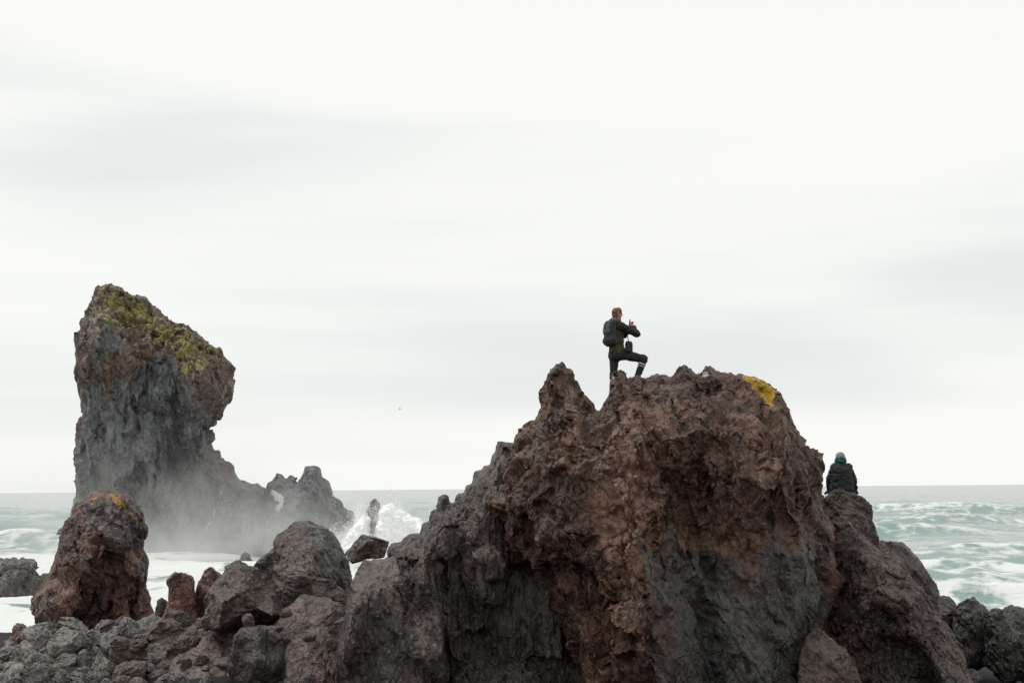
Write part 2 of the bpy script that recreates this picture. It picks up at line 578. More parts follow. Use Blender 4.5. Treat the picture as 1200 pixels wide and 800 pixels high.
def D_block(P, seed, k=1.0, size=0.6):
    """angular fractured block with flat faces"""
    W = rough(P, 0.7 / size, 0.03 * size, seed)
    F1, F2, r, t = worley(W / size, seed)
    c = 0.05 * size * r - 0.05 * size * (1 - sstep(0, 0.05, F2 - F1)) + 0.9 * chips(P, size, seed, octs=2)
    F1, F2, r, t = worley(W / (size * 0.33) + 9, seed + 1)
    f = 0.014 * size * r + 0.7 * chips(P, size * 0.22, seed + 9, octs=2, gain=0.42)
    f += 0.014 * size * fbm(P * 6 / size, 4, seed + 5, 0.65)
    return c * k, f * k


def mixd(*ds):
    """weighted sum of displacement pairs: (weight, pair), ..."""
    return sum(w_ * d[0] for w_, d in ds), sum(w_ * d[1] for w_, d in ds)


# ------------------------------------------------------------------ rock builder
def pxpoly(pts, Y):
    return [(at(x, y, Y).x, at(x, y, Y).z) for x, y in pts]


def planar_relief(poly, X, Z, n, Tf, rim, seed, pts_extra):
    """depth in front of the skyline plane as a few flat faces meeting in edges"""
    from mathutils.geometry import delaunay_2d_cdt
    rs = np.random.RandomState(seed * 3 + 2)
    pc = np.array(poly)
    lo, hi = pc.min(0), pc.max(0)
    P = [tuple(q) for q in pc]
    D = [Tf * rim * rs.uniform(0.5, 1.5) for _ in pc]
    for (x, z), dep in pts_extra:
        P.append((x, z))
        D.append(dep)
    dmin = 0.55 * math.sqrt((hi[0] - lo[0]) * (hi[1] - lo[1]) / max(n, 1))
    tries = 0
    k = 0
    while k < n and tries < 4000:
        tries += 1
        q = lo + rs.rand(2) * (hi - lo)
        dd = float(polydist(poly, np.array([q[0]]), np.array([q[1]]))[0])
        if dd > -0.25 * dmin:
            continue
        if min((q[0] - a[0]) ** 2 + (q[1] - a[1]) ** 2 for a in P) < (0.7 * dmin) ** 2:
            continue
        P.append(tuple(q))
        D.append(Tf * (rim + (1 - rim) * min(1, -dd / (1.3 * dmin)) ** 0.7) * rs.uniform(0.65, 1.2))
        k += 1
    m = len(pc)
    vs, es, fs, ov, oe, of_ = delaunay_2d_cdt([Vector(a) for a in P], [], [list(range(m))], 1, 1e-6)
    dep = [D[o[0]] if o else Tf * rim for o in ov]
    out = np.full(X.shape, Tf * rim * 0.5)
    for f in fs:
        a, b, c = (vs[i] for i in f)
        det = (b.y - c.y) * (a.x - c.x) + (c.x - b.x) * (a.y - c.y)
        if abs(det) < 1e-12:
            continue
        l1 = ((b.y - c.y) * (X - c.x) + (c.x - b.x) * (Z - c.y)) / det
        l2 = ((c.y - a.y) * (X - c.x) + (a.x - c.x) * (Z - c.y)) / det
        l3 = 1 - l1 - l2
        mk = (l1 >= -1e-6) & (l2 >= -1e-6) & (l3 >= -1e-6)
        out[mk] = (l1 * dep[f[0]] + l2 * dep[f[1]] + l3 * dep[f[2]])[mk]
    return out


def relief_rock(name, outline, Y0, mat, label, cat='rock', Tf=1.5, Tb=1.2, Rr=1.0, h=0.03, disp=None, seed=1, zones=(), grey=(), lichen=(), white=(), zfloor=None,
                slope=0.0, back=None, tone=(1.0, 0.18), pw=2.4, k=1.0, greybase=0.0, group=None, rl=1, extra=None, cuts=0, cutk=1.0, edge=0.2, lift=0.4, pa=2.0, moss=False, ridges=(), kind='block', fs=1.0, nz=0.4, facet=None, keep=0.2, cols=None, planes=0, rim=0.3):
    if cuts:
        pa, pw, Rr, Tf = 5.0, 5.0, Rr * 0.6, Tf * 1.55
    """outline: the skyline in photo pixels, stood up at depth Y0 in metres; the body is swelled to real thickness to both sides.
    zones: (polygon px, metres forward, soft metres)"""
    if planes:
        # straight broken edges: drop the points that hardly bend the outline
        def dp(pts, eps):
            if len(pts) < 3:
                return pts
            a_, b_ = np.array(pts[0], float), np.array(pts[-1], float)
            e_ = b_ - a_
            ds = [abs((q[0] - a_[0]) * e_[1] - (q[1] - a_[1]) * e_[0]) / (np.hypot(*e_) + 1e-9) if np.hypot(*e_) > 1 else np.hypot(*(np.array(q) - a_)) for q in pts[1:-1]]
            i_ = int(np.argmax(ds))
            if ds[i_] < eps:
                return [pts[0], pts[-1]]
            return dp(pts[:i_ + 2], eps)[:-1] + dp(pts[i_ + 1:], eps)
        ps_ = max(q[0] for q in outline) - min(q[0] for q in outline)
        outline = dp(list(outline), min(3.4, 0.05 * ps_))
    poly = pxpoly(outline, Y0)
    xs = [p[0] for p in poly]
    zs = [p[1] for p in poly]
    x0, x1, z0, z1 = min(xs) - 6 * h, max(xs) + 6 * h, min(zs) - 6 * h, max(zs) + 6 * h
    if zfloor is not None:
        z0 = max(z0, zfloor - 3 * h)
    gx = np.arange(x0, x1, h)
    gz = np.arange(z0, z1, h)
    X, Z = np.meshgrid(gx, gz, indexing='ij')
    P2 = np.stack([X.ravel(), np.full(X.size, float(seed)), Z.ravel()], 1)
    d2 = polydist(poly, X, Z)
    tf = Tf * (1 + 0.22 * fbm(P2 * 0.9 / max(Rr, .2) * 0.6, 2, seed + 50).reshape(X.shape)) + slope * (z1 - Z)
    if planes:
        ex = []
        for rl_, amt, wd in ridges:
            ex += [(q, Tf * 0.9 + amt) for q in pxpoly(rl_[1:], Y0)]
        jw = 0.03 * max(Rr, 0.3)
        tf = planar_relief(poly, X + jw * fbm(P2 * 3, 3, seed + 70).reshape(X.shape), Z + jw * fbm(P2 * 3 + 7, 3, seed + 71).reshape(X.shape), planes, Tf, rim, seed, ex) + slope * (z1 - Z)
        ridges = ()
    wx = 0.14 * fbm(P2 * 2.3, 3, seed + 61).reshape(X.shape)
    wz = 0.14 * fbm(P2 * 2.3 + 31, 3, seed + 62).reshape(X.shape)
    for zp, amt, soft in zones:
        dz = polydist(pxpoly(zp, Y0), X + wx, Z + wz)
        tf = tf + amt * sstep(soft, -soft, dz)
    for rl_, amt, wd in ridges:
        pl_ = pxpoly(rl_, Y0)
        dr = np.full(X.shape, 1e9)
        for (ax_, az_), (bx_, bz_) in zip(pl_[:-1], pl_[1:]):
            ex, ez = bx_ - ax_, bz_ - az_
            tt_ = np.clip(((X + 0.5 * wx - ax_) * ex + (Z + 0.5 * wz - az_) * ez) / (ex * ex + ez * ez), 0, 1)
            dr = np.minimum(dr, np.hypot(X + 0.5 * wx - ax_ - ex * tt_, Z + 0.5 * wz - az_ - ez * tt_))
        tf = tf + amt * np.clip(1 - dr / wd, 0, 1)
    if cols:
        cw, chh, ca = cols
        ci = np.floor((X + 0.35 * wx + 0.06 * (Z - z0)) / cw + 0.35 * np.sin(X * 5 / cw * 0.3)).astype(np.int32)
        r1 = (_hash(ci, ci * 0, ci * 0, seed) & 1023) / 1023.0
        cj = np.floor((Z + 0.3 * wz) / (chh * (0.6 + 0.8 * r1)) + r1 * 7).astype(np.int32)
        r2 = (_hash(ci, cj, ci * 0, seed + 1) & 1023) / 1023.0
        tf = tf + ca * (r2 + 0.6 * r1 - 0.8)
    tf = np.maximum(tf, (0.08 if planes else 0.15) * Tf)
    tb = np.full(X.shape, float(Tb))
    if back is not None:
        tb = back(X, Z, tb)
    a = np.maximum(d2 + Rr, 0) / Rr
    ymin = Y0 - tf.max() - 4 * h
    ymax = Y0 + tb.max() + 4 * h
    gy = np.arange(ymin, ymax, h)
    dy = (gy - Y0)[None, :, None]
    c = np.where(dy < 0, -dy / tf[:, None, :], dy / tb[:, None, :])
    if planes:
        F = np.maximum((c - 1.0) * min(Tf, 1.0), d2[:, None, :] * 1.0 + 0.25 * np.abs(dy) ** 1.0 * (dy > 0)).astype(np.float32)
    else:
        F = (a[:, None, :] ** pa + c ** pw).astype(np.float32) - 1.0
    if cuts:
        # flat broken faces: planes that just clear the skyline
        rc = np.random.RandomState(seed * 7 + 1)
        pc = np.array(poly)
        zlo = max(pc[:, 1].min(), at(600, 830, Y0).z)
        pc = pc[pc[:, 1] >= zlo - 0.3]
        cen = pc.mean(0)
        pc = pc - cen
        for i in range(cuts):
            aa = i * 2.399 + rc.rand() * 0.9
            ny = rc.uniform(0.30, 0.92)
            sgn = -1 if i % 4 else 1
            nh = math.sqrt(1 - ny * ny)
            nx_, nz_ = nh * math.cos(aa), nh * math.sin(aa)
            sup = (pc[:, 0] * nx_ + pc[:, 1] * nz_).max() * cutk * rc.uniform(0.90, 1.06)
            sup = max(sup, ny * 0.35 * Tf)
            pl = (gx - cen[0])[:, None, None] * nx_ + dy * ny * sgn + (gz - cen[1])[None, None, :] * nz_ - sup
            F = np.maximum(F, (pl / Rr * 1.5).astype(np.float32))
    if zfloor is not None:
        F = np.maximum(F, ((zfloor - gz) * 2.0)[None, None, :].astype(np.float32))
    F[:, 0, :] = F[:, -1, :] = 1
    F[0] = F[-1] = 1
    F[:, :, 0] = F[:, :, -1] = 1
    V, Q = surface_nets(F, (gx[0], gy[0], gz[0]), h)
    V = relax(V, Q, rl)
    inn = -polydist(poly, V[:, 0], V[:, 2])
    if planes:
        inn = np.full(len(V), 0.0)
        fs = fs * 0.33
        keep = 0.6
    V = facet(V, Q, inn) if facet else facets(V, Q, kind, seed, fs, None, inn, keep)
    N = normals(V, Q)
    dfn = disp or (lambda P, s: D_scoria(P, s))
    dc, df = dfn(V, seed)
    # thin pinnacles and the skyline are displaced less than broad faces
    dloc = -polydist(poly, V[:, 0], V[:, 2])
    lim = np.clip(np.maximum(dloc, 0) / (0.6 * Rr) + edge, edge, 1)
    dd = nz * (0.5 * (dc - np.median(dc)) * lim + (df - np.median(df)) * np.sqrt(lim))
    lim = k
    # big lumps on the far side so that it is no smooth swelling
    far = np.clip((V[:, 1] - Y0) / max(Tb, .1), 0, 1)
    big = 0.25 * min(Tb, 2.0) * far * fbm(V * 0.9 / max(Rr, .3), 3, seed + 77)
    V = V + N * (dd * lim + big)[:, None]
    if extra is not None:
        V = extra(V, N)
    at_ = {}
    gm = np.full(len(V), float(greybase))
    vsx = np.array((2.0, 2.0, 0.7)) / max(Rr, 0.5)
    jx = V[:, 0] + 0.28 * Rr * fbm(V * vsx, 3, seed + 5)
    jz = V[:, 2] + 0.45 * Rr * fbm(V * vsx * 1.3 + 9, 3, seed + 6)
    for gp, amt, soft in grey:
        gm += amt * sstep(soft, -soft, polydist(pxpoly(gp, Y0 - 0.5 * Tf), jx, jz))
    at_['grey'] = gm
    if moss:
        mz = np.zeros(len(V))
        for lp, amt, soft in lichen[:1]:
            mz = sstep(soft, -soft, polydist(pxpoly(lp, Y0), V[:, 0], V[:, 2])) * sstep(-0.3, 0.3, N[:, 2])
        V = V + N * (mz * (0.40 * (fbm(V * 0.9, 4, seed + 90, 0.6, ridged=True) - 1.1)))[:, None]
    jn = (fbm(V * 2.5 / max(Rr, .3), 3, seed + 5), fbm(V * 2.5 / max(Rr, .3) + 9, 3, seed + 6))
    jl = 0.05 * max(Rr, 0.3)
    for nm, lst in (('lichen', lichen), ('white', white)):
        L = np.zeros(len(V))
        for lp, amt, soft in lst:
            L = np.maximum(L, amt * sstep(soft, -soft, polydist(pxpoly(lp, Y0 - lift), V[:, 0] + jl * jn[0], V[:, 2] + jl * jn[1])))
        if moss and nm == 'lichen':
            L = L * sstep(-0.45, 0.25, N[:, 2] + 0.4 * jn[0])
        at_[nm] = L
    # blocks of one rock differ in how iron rich they are
    _, _, r, _ = worley(warp(V, 1.0, 0.3, seed + 8) / (0.7 * max(Rr, 0.4)), seed + 33)
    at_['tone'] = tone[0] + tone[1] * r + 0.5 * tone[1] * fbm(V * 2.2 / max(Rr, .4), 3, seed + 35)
    # the rock stands turned towards the beach, not square to the picture
    V = V.copy()
    V[:, 0] += (V[:, 1] - Y0) * (0.5 * (min(xs) + max(xs)) / Y0)
    base = Vector(((min(xs) + max(xs)) / 2, Y0, V[:, 2].min()))
    V = V - np.array(base)
    me = mesh_from(name, V, Q, mat, at_)
    o = obj(name, me, None, base)
    tag(o, label, cat, group)
    return o

# ------------------------------------------------------------------ world and sun
SUN_EL, SUN_AZ = R(60), R(285)      # azimuth clockwise from +Y: the brightest part of the cloud stands high on the left
w = bpy.data.worlds.new("World")
scene.world = w
w.use_nodes = True
t = NT(w.node_tree)
sky = t.n('ShaderNodeTexSky')
sky.sky_type = 'NISHITA'
sky.sun_disc = False
sky.sun_elevation = SUN_EL
sky.sun_rotation = SUN_AZ
bg1 = t.n('ShaderNodeBackground', Color=sky.outputs[0], Strength=0.1)
tc = t.n('ShaderNodeTexCoord').outputs['Generated']
mp = t.n('ShaderNodeMapping', Vector=tc)
mp.inputs['Scale'].default_value = (1.0, 1.0, 7.0)
mp.inputs['Location'].default_value = (0.35, 0.0, 1.3)
c1 = t.noise(mp.outputs[0], 1.3, 3, 0.45, 0.4)
mp2 = t.n('ShaderNodeMapping', Vector=tc)
mp2.inputs['Scale'].default_value = (1.0, 1.0, 13.0)
c2 = t.noise(mp2.outputs[0], 1.3, 4, 0.5, 0.3)
cf = t.math('ADD', t.math('MULTIPLY', c1, 0.84), t.math('MULTIPLY', c2, 0.16))
ccol = t.mix(t.ramp(cf, 0.37, 0.56), (0.815, 0.832, 0.830), (0.968, 0.978, 0.945))
bg2 = t.n('ShaderNodeBackground', Color=ccol, Strength=1.0)
ms = t.n('ShaderNodeMixShader')
ms.inputs[0].default_value = 0.97
t.link(bg1.outputs[0], ms.inputs[1])
t.link(bg2.outputs[0], ms.inputs[2])
wo = t.n('ShaderNodeOutputWorld')
t.link(ms.outputs[0], wo.inputs[0])

sd = bpy.data.lights.new('sun', 'SUN')
sd.energy = 1.5
sd.angle = R(22)
sd.color = (1.0, 0.97, 0.92)
so = bpy.data.objects.new('sun', sd)
COL.objects.link(so)
sv = Vector((math.sin(SUN_AZ) * math.cos(SUN_EL), math.cos(SUN_AZ) * math.cos(SUN_EL), math.sin(SUN_EL)))
so.rotation_euler = sv.to_track_quat('Z', 'Y').to_euler()

# ------------------------------------------------------------------ ground: black sand shore sinking under the sea
def shore_height(x, y):
    n = fbm(np.stack([x * 0.35, y * 0.35, np.zeros_like(x)], 1), 3, 5)
    z = 1.75 - sstep(38, 52, y) * 3.2 + 2.55 * sstep(16, 4, y) * 1.0
    # the rubble slope on the left
    mound = sstep(1.0, -3.0, x) * sstep(24, 34, y) * sstep(44, 37, y)
    z = z + mound * (0.75 + 0.5 * sstep(-9, -4, x)) + 0.12 * n * (0.3 + mound)
    return z


gx, gy = np.meshgrid(np.concatenate([np.linspace(-400, -30, 20), np.arange(-29, 29, 0.2), np.linspace(30, 400, 20)]),
                     np.concatenate([np.linspace(-60, -5, 12), np.arange(-4, 54, 0.2), np.linspace(56, 120, 8)]), indexing='ij')
gz = shore_height(gx.ravel(), gy.ravel())
rr = np.random.RandomState(5)
gz = gz + 0.012 * rr.randn(len(gz))
gz[gy.ravel() > 54] = -1.5


def grid_quads(nx, ny):
    i, j = np.meshgrid(np.arange(nx - 1), np.arange(ny - 1), indexing='ij')
    a = (i * ny + j).ravel()
    return np.stack([a, a + ny, a + ny + 1, a + 1], 1)


m, t = new_mat('black_sand')
co = t.n('ShaderNodeTexCoord').outputs['Object']
n1 = t.noise(co, 30, 4, 0.7)
n2 = t.noise(co, 0.8, 4, 0.6)
c = t.mix(t.ramp(n1, 0.4, 0.7), (0.008, 0.008, 0.009), (0.03, 0.03, 0.031))
c = t.mix(t.ramp(n2, 0.4, 0.65), c, (0.018, 0.017, 0.017))
b = t.n('ShaderNodeBump', Strength=0.6, Distance=0.03, Height=n1)
p = t.n('ShaderNodeBsdfPrincipled', Base__Color=c, Roughness=0.95, Normal=b.outputs[0])
t.link(p.outputs[0], t.n('ShaderNodeOutputMaterial').inputs[0])
M_sand = m
g = obj('beach_ground', mesh_from('beach_ground', np.stack([gx.ravel(), gy.ravel(), gz], 1), grid_quads(*gx.shape), M_sand))
tag(g, kind='structure')

# ------------------------------------------------------------------ sea
ang = np.linspace(-0.62, 0.62, 620)
rad = [34.0]
while rad[-1] < 22000:
    rad.append(rad[-1] * 1.0075 + (0 if rad[-1] < 1500 else rad[-1] * 0.03))
rad = np.array(rad)
A_, R_ = np.meshgrid(ang, rad, indexing='ij')
sx = (R_ * np.sin(A_)).ravel()
sy = (R_ * np.cos(A_)).ravel()
r_ = R_.ravel()
rs = np.random.RandomState(11)
H = np.zeros_like(sx)
DX = np.zeros_like(sx)
DY = np.zeros_like(sx)
for i in range(70):
    L = 1.3 * (32 / 1.3) ** (rs.rand())
    th = R(-90) + rs.randn() * (0.45 if L > 8 else 0.8)
    amp = 0.0105 * L ** 0.80 * (0.6 + 0.8 * rs.rand())
    k = 2 * math.pi / L
    ph = rs.rand() * 6.28
    att = np.clip((L / (r_ * 0.0075 + 0.05) - 2.5) / 3, 0, 1)
    kx, ky = k * math.cos(th), k * math.sin(th)
    q = kx * sx + ky * sy + ph
    H += amp * att * np.cos(q)
    DX -= 0.8 * amp * att * math.cos(th) * np.sin(q)
    DY -= 0.8 * amp * att * math.sin(th) * np.sin(q)
env = 0.75 + 0.55 * fbm(np.stack([sx / 60, sy / 35, sx * 0], 1), 3, 3)
H *= env * 1.25


def breaker(cx, cy, hw, hl, amp, seed):
    """one steep wave with its crest along x"""
    dx = (sx - cx) / hw
    yy = sy - cy - 1.6 * np.sin(sx * 0.12 + seed) - 0.02 * (sx - cx) ** 2 / hw
    e = np.exp(-dx * dx)
    f = np.where(yy < 0, np.exp(-(yy / (hl * 0.55)) ** 2), np.exp(-(yy / (hl * 1.5)) ** 2))
    return amp * e * f, yy, e


c_r = at(1068, 612, 145)
B = [(at(1070, 612, 165).x, 165, 10, 4.0, 2.3, 1), (at(1100, 600, 215).x, 215, 22, 5, 1.6, 4), (at(1165, 640, 118).x, 118, 8, 3.0, 1.1, 2),
     (at(1120, 655, 100).x, 100, 6, 2.2, .8, 5), (at(1190, 665, 93).x, 93, 6, 2.0, 0.8, 5), (at(40, 612, 150).x, 150, 14, 4, 2.0, 3), (at(30, 632, 112).x, 112, 9, 3, 1.2, 6),
     (at(1175, 690, 78).x, 78, 6, 1.6, 0.6, 8), (at(1190, 588, 290).x, 290, 30, 7, 2.0, 9), (at(1040, 590, 300).x, 300, 26, 7, 1.7, 7)]
foam = np.zeros_like(sx)
for b_ in B:
    dh, yy, e = breaker(*b_)
    H += dh
    foam += 0.6 * e * sstep(0.25, 1.0, fbm(np.stack([sx * 0.5, sy * 0.3, sx * 0 + b_[5]], 1), 3, 20) + 0.85) * np.exp(-((yy - 0.5 * b_[3]) / (b_[3] * 0.9)) ** 2)
px = np.stack([sx / 9, sy / 5, sx * 0], 1)
wp = warp(px, 0.5, 0.7, 30)
rid = fbm(wp, 5, 40, 0.58, ridged=True)
patch = fbm(np.stack([sx / 40, sy / 22, sx * 0 + 4], 1), 3, 44)
near = sstep(170, 62, r_)
foam += sstep(0.45, 1.35, rid + 0.9 * patch + 0.25 * near - 0.1) * (0.3 + 0.5 * near)
# wash between the shore rocks and the stack is beaten white
wash = sstep(8, -6, sx + 0.02 * (sy - 60)) * sstep(165, 120, r_)
foam += wash * (0.58 + 0.5 * fbm(wp * 1.7, 4, 47))
left = sstep(-28, -40, sx) * sstep(240, 140, r_)
foam += left * (0.25 + 0.5 * fbm(np.stack([sx / 16, sy / 8, sx * 0], 1), 4, 48))
foam = np.clip(foam, 0, 1.4)
H += 0.05 * foam * fbm(np.stack([sx * 1.5, sy * 1.5, sx * 0], 1), 3, 49) * sstep(200, 90, r_)
V = np.stack([sx + DX, sy + DY, H], 1)
m, t = new_mat('sea_water')
co = t.n('ShaderNodeTexCoord').outputs['Object']
mpp = t.n('ShaderNodeMapping', Vector=co)
mpp.inputs['Scale'].default_value = (0.55, 1.0, 1.0)
n1 = t.noise(mpp.outputs[0], 0.9, 7, 0.65, 0.4)
n2 = t.noise(mpp.outputs[0], 0.22, 6, 0.62, 0.8)
n3 = t.noise(mpp.outputs[0], 3.5, 4, 0.7)
ff = t.math('ADD', t.attr('foam'), t.math('MULTIPLY', t.math('SUBTRACT', n1, 0.5), 1.5))
vl = t.n('ShaderNodeTexVoronoi', _feature='DISTANCE_TO_EDGE', Scale=0.55)
wl = t.n('ShaderNodeVectorMath', _operation='ADD')
t.link(mpp.outputs[0], wl.inputs[0])
nl = t.n('ShaderNodeTexNoise', Vector=mpp.outputs[0], Scale=0.5, Detail=4.0)
sl = t.n('ShaderNodeVectorMath', _operation='SCALE')
t.link(nl.outputs['Color'], sl.inputs[0])
sl.inputs['Scale'].default_value = 3.5
t.link(sl.outputs[0], wl.inputs[1])
t.link(wl.outputs[0], vl.inputs['Vector'])
ff = t.math('ADD', ff, t.math('MULTIPLY', t.math('SUBTRACT', 0.16, vl.outputs['Distance']), 1.2))
ff = t.math('MULTIPLY', t.ramp(ff, 0.30, 0.95), 0.94)
wc = t.mix(t.math('MULTIPLY', t.attr('teal'), t.ramp(n2, 0.25, 0.55), True), (0.31, 0.345, 0.332), (0.225, 0.33, 0.305))
hb = t.math('ADD', t.math('MULTIPLY', n1, 0.35), t.math('MULTIPLY', n2, 1.2))
hb = t.math('ADD', hb, t.math('MULTIPLY', n3, 0.08))
b = t.n('ShaderNodeBump', Strength=0.9, Distance=0.5, Height=hb)
wp_ = t.n('ShaderNodeBsdfPrincipled', Base__Color=wc, Roughness=0.22, Normal=b.outputs[0])
wp_.inputs['IOR'].default_value = 1.33
fp = t.n('ShaderNodeBsdfPrincipled', Roughness=0.9, Normal=b.outputs[0])
fp.inputs['Base Color'].default_value = (0.74, 0.75, 0.73, 1)
mx = t.n('ShaderNodeMixShader')
t.link(ff, mx.inputs[0])
t.link(wp_.outputs[0], mx.inputs[1])
t.link(fp.outputs[0], mx.inputs[2])
t.link(mx.outputs[0], t.n('ShaderNodeOutputMaterial').inputs[0])
Hg = H.reshape(A_.shape)
slp = np.gradient(Hg, axis=1) / np.gradient(R_, axis=1)
teal = (sstep(0.02, 0.16, slp) * 0.9 + 0.25 * sstep(200, 80, R_)).ravel()
Qs = grid_quads(len(ang), len(rad))
s_ = obj('sea_water', mesh_from('sea_water', V, Qs, m, {'foam': foam, 'teal': teal}))
tag(s_, kind='structure')

# ------------------------------------------------------------------ the crag
BOT = 905
CR = [(602,522),(604,504),(616,496),(625,497),(630,496),(636,486),(637,476),(631,467),(630,460),(640,445),(637,439),(645,432),(652,427),(657,422),(661,427),(663,434),(669,437),(671,449),(677,455),(684,463),(693,468),(700,484),(705,480),(712,462),(714,450),(714,439),(721,433),(731,434),(735,445),(737,446),(741,439),(752,441),(756,447),(760,440),(765,443),(768,438),(773,443),(777,435),(781,440),(785,445),(789,441),(791,431),(796,427),(800,424),(804,429),(809,430),(812,437),(817,441),(821,440),(824,431),(829,428),(834,426),(838,434),(842,440),(846,436),(850,438),(854,434),(859,440),(864,438),(875,442),(890,444),(902,450),(910,455),(916,460),(918,480),(930,502),(932,514),(944,522),(953,526),(966,532),(964,560),(958,575),(970,600),(978,640),(980,700),(985,760),(990,BOT),
      (700,BOT),(690,800),(668,765),(655,735),(640,705),(628,676),(608,668),(577,645),(583,610),(590,575)]
ledge_z = at(0, 468, 29).z


def crag_back(X, Z, tb):
    low = sstep(ledge_z + 0.12, ledge_z - 0.12, Z)
    tb = 0.42 + 0.1 * np.sin(X * 3) + low * 2.0 + 1.6 * sstep(ledge_z - 0.5, ledge_z - 3, Z)
    return tb


GREY_PX = pxpoly([(775,660),(800,632),(850,645),(870,650),(930,620),(975,610),(985,BOT),(770,BOT),(765,760)], 27.6)


def crag_disp(P, s):
    g = sstep(0.3, -0.3, polydist(GREY_PX, P[:, 0] + 0.6 * fbm(P * np.array((1.2, 1.2, 0.5)), 3, 4), P[:, 2] + 0.7 * fbm(P * np.array((1.8, 1.8, 0.6)) + 7, 3, 5)))
    d = np.zeros((2, len(P)))
    m0 = g < 0.999
    m1 = g > 0.001
    d[:, m0] += (1 - g[m0]) * np.array(mixd((1, D_scoria(P[m0], s)), (0.5, D_column(P[m0], s + 3, 1.0, 0.12, (0.5, 0.5, 1.6)))))
    d[:, m1] += g[m1] * np.array(D_slab(P[m1], s))
    return d


def crag_facet(V, Q, inn):
    g = sstep(0.3, -0.3, polydist(GREY_PX, V[:, 0] + 0.6 * fbm(V * np.array((1.2, 1.2, 0.5)), 3, 4), V[:, 2] + 0.7 * fbm(V * np.array((1.8, 1.8, 0.6)) + 7, 3, 5)))
    V = facets(V, Q, 'flute', 8, 1.0, 1 - g, inn)
    return facets(V, Q, 'slab', 5, 1.0, g, inn)


crag = relief_rock('lava_crag', CR, 29.0, M_crag, 'huge jagged red brown lava crag with a man on top, right of centre', 'crag', Tf=2.0, Tb=1.0, Rr=1.5, h=0.033, ridges=[([(657,430),(672,500),(640,560),(650,640)], 0.35, 0.6), ([(735,440),(742,500),(760,570),(772,650),(768,760)], 0.45, 0.9), ([(800,432),(815,500),(840,560)], 0.15, 0.5), ([(850,445),(885,520),(905,600),(915,640)], 0.22, 0.5), ([(905,460),(935,560),(960,640)], 0.2, 0.45)], seed=3, edge=0.42, pa=1.35, pw=1.7,
    disp=crag_disp, facet=crag_facet, slope=0.10, back=crag_back, tone=(1.0, 0.28),
    zones=[([(560,600),(600,560),(650,600),(700,640),(745,640),(765,700),(762,760),(735,760),(690,765),(660,745),(640,700),(600,655)], 0.55, 0.10),
           ([(690,480),(740,440),(770,500),(760,560),(700,580),(650,540)], 0.18, 0.2),
           ([(790,440),(830,420),(850,520),(830,560),(790,520)], 0.15, 0.2),
           ([(775,640),(800,600),(880,620),(905,560),(935,560),(970,620),(975,720),(930,760),(900,BOT),(760,BOT),(765,780)], -0.12, 0.25),
           ([(830,560),(875,520),(905,590),(900,640),(850,640)], 0.12, 0.2),
           ([(905,560),(930,540),(945,640),(925,650)], 0.12, 0.2),
           ([(745,560),(775,600),(790,700),(760,720),(740,640)], 0.35, 0.10)],
    grey=[([(775,660),(800,632),(850,645),(870,650),(930,620),(975,610),(985,BOT),(770,BOT),(765,760)], 0.92, 0.75), ([(600,530),(660,500),(690,560),(640,600)], 0.35, 0.4), ([(830,470),(880,480),(900,560),(850,560)], 0.35, 0.4), ([(590,640),(640,660),(660,760),(620,740)], 0.3, 0.3),
          ([(750,445),(790,450),(800,490),(770,500)], 0.45, 0.15), ([(745,600),(765,600),(790,690),(770,690)], 0.5, 0.1)],
    lichen=[([(882,440),(900,440),(912,452),(908,466),(903,478),(897,470),(892,462),(885,456)], 1.0, 0.08), ([(872,440),(884,441),(886,450),(878,449)], 1.0, 0.02)],
    white=[([(716,437),(723,435),(726,440),(720,450)], 0.62, 0.05), ([(612,498),(622,496),(624,502),(612,504)], 0.62, 0.05), ([(824,434),(838,432),(838,442),(826,444)], 0.58, 0.06), ([(665,485),(674,484),(674,489),(665,489)], 0.6, 0.03)])

# the dark columnar outcrop stepping down to its left
relief_rock('columnar_outcrop', [(440,BOT),(445,700),(452,660),(457,650),(457,637),(470,636),(480,625),(494,625),(495,612),(504,611),(506,597),(513,597),(515,582),(521,578),(526,580),(527,589),(533,589),(535,578),(545,578),(546,568),(554,567),(555,552),(566,551),(567,546),(576,546),(576,533),(581,532),(582,517),(602,519),(640,530),(700,600),(740,700),(760,BOT)],
    29.9, M_col, 'dark stepped outcrop of upright basalt columns on the left flank of the big crag', 'outcrop', Tf=1.3, Tb=1.0, Rr=0.8, h=0.035, ridges=[([(520,582),(512,640),(520,720)], 0.5, 0.5), ([(556,560),(560,640),(566,720)], 0.45, 0.4), ([(585,525),(580,600)], 0.35, 0.4), ([(480,630),(486,690)], 0.4, 0.35)], kind='joint', fs=1.0, nz=0.2, cols=(0.34, 1.1, 0.5), seed=12, slope=0.16,
    disp=lambda P, s: mixd((1.0, D_column(P, s, 1.25, 0.10, (0.30, 0.3, 0.95)))), tone=(1.20, 0.22),
    zones=[([(520,650),(575,655),(600,700),(640,760),(650,BOT),(520,BOT)], -0.15, 0.08), ([(560,640),(600,645),(585,700),(565,700)], 0.35, 0.05), ([(455,640),(500,660),(535,700),(540,760),(515,760),(500,690)], 0.3, 0.06),
           ([(540,770),(600,760),(640,780),(650,BOT),(530,BOT)], 0.55, 0.08)],
    white=[])

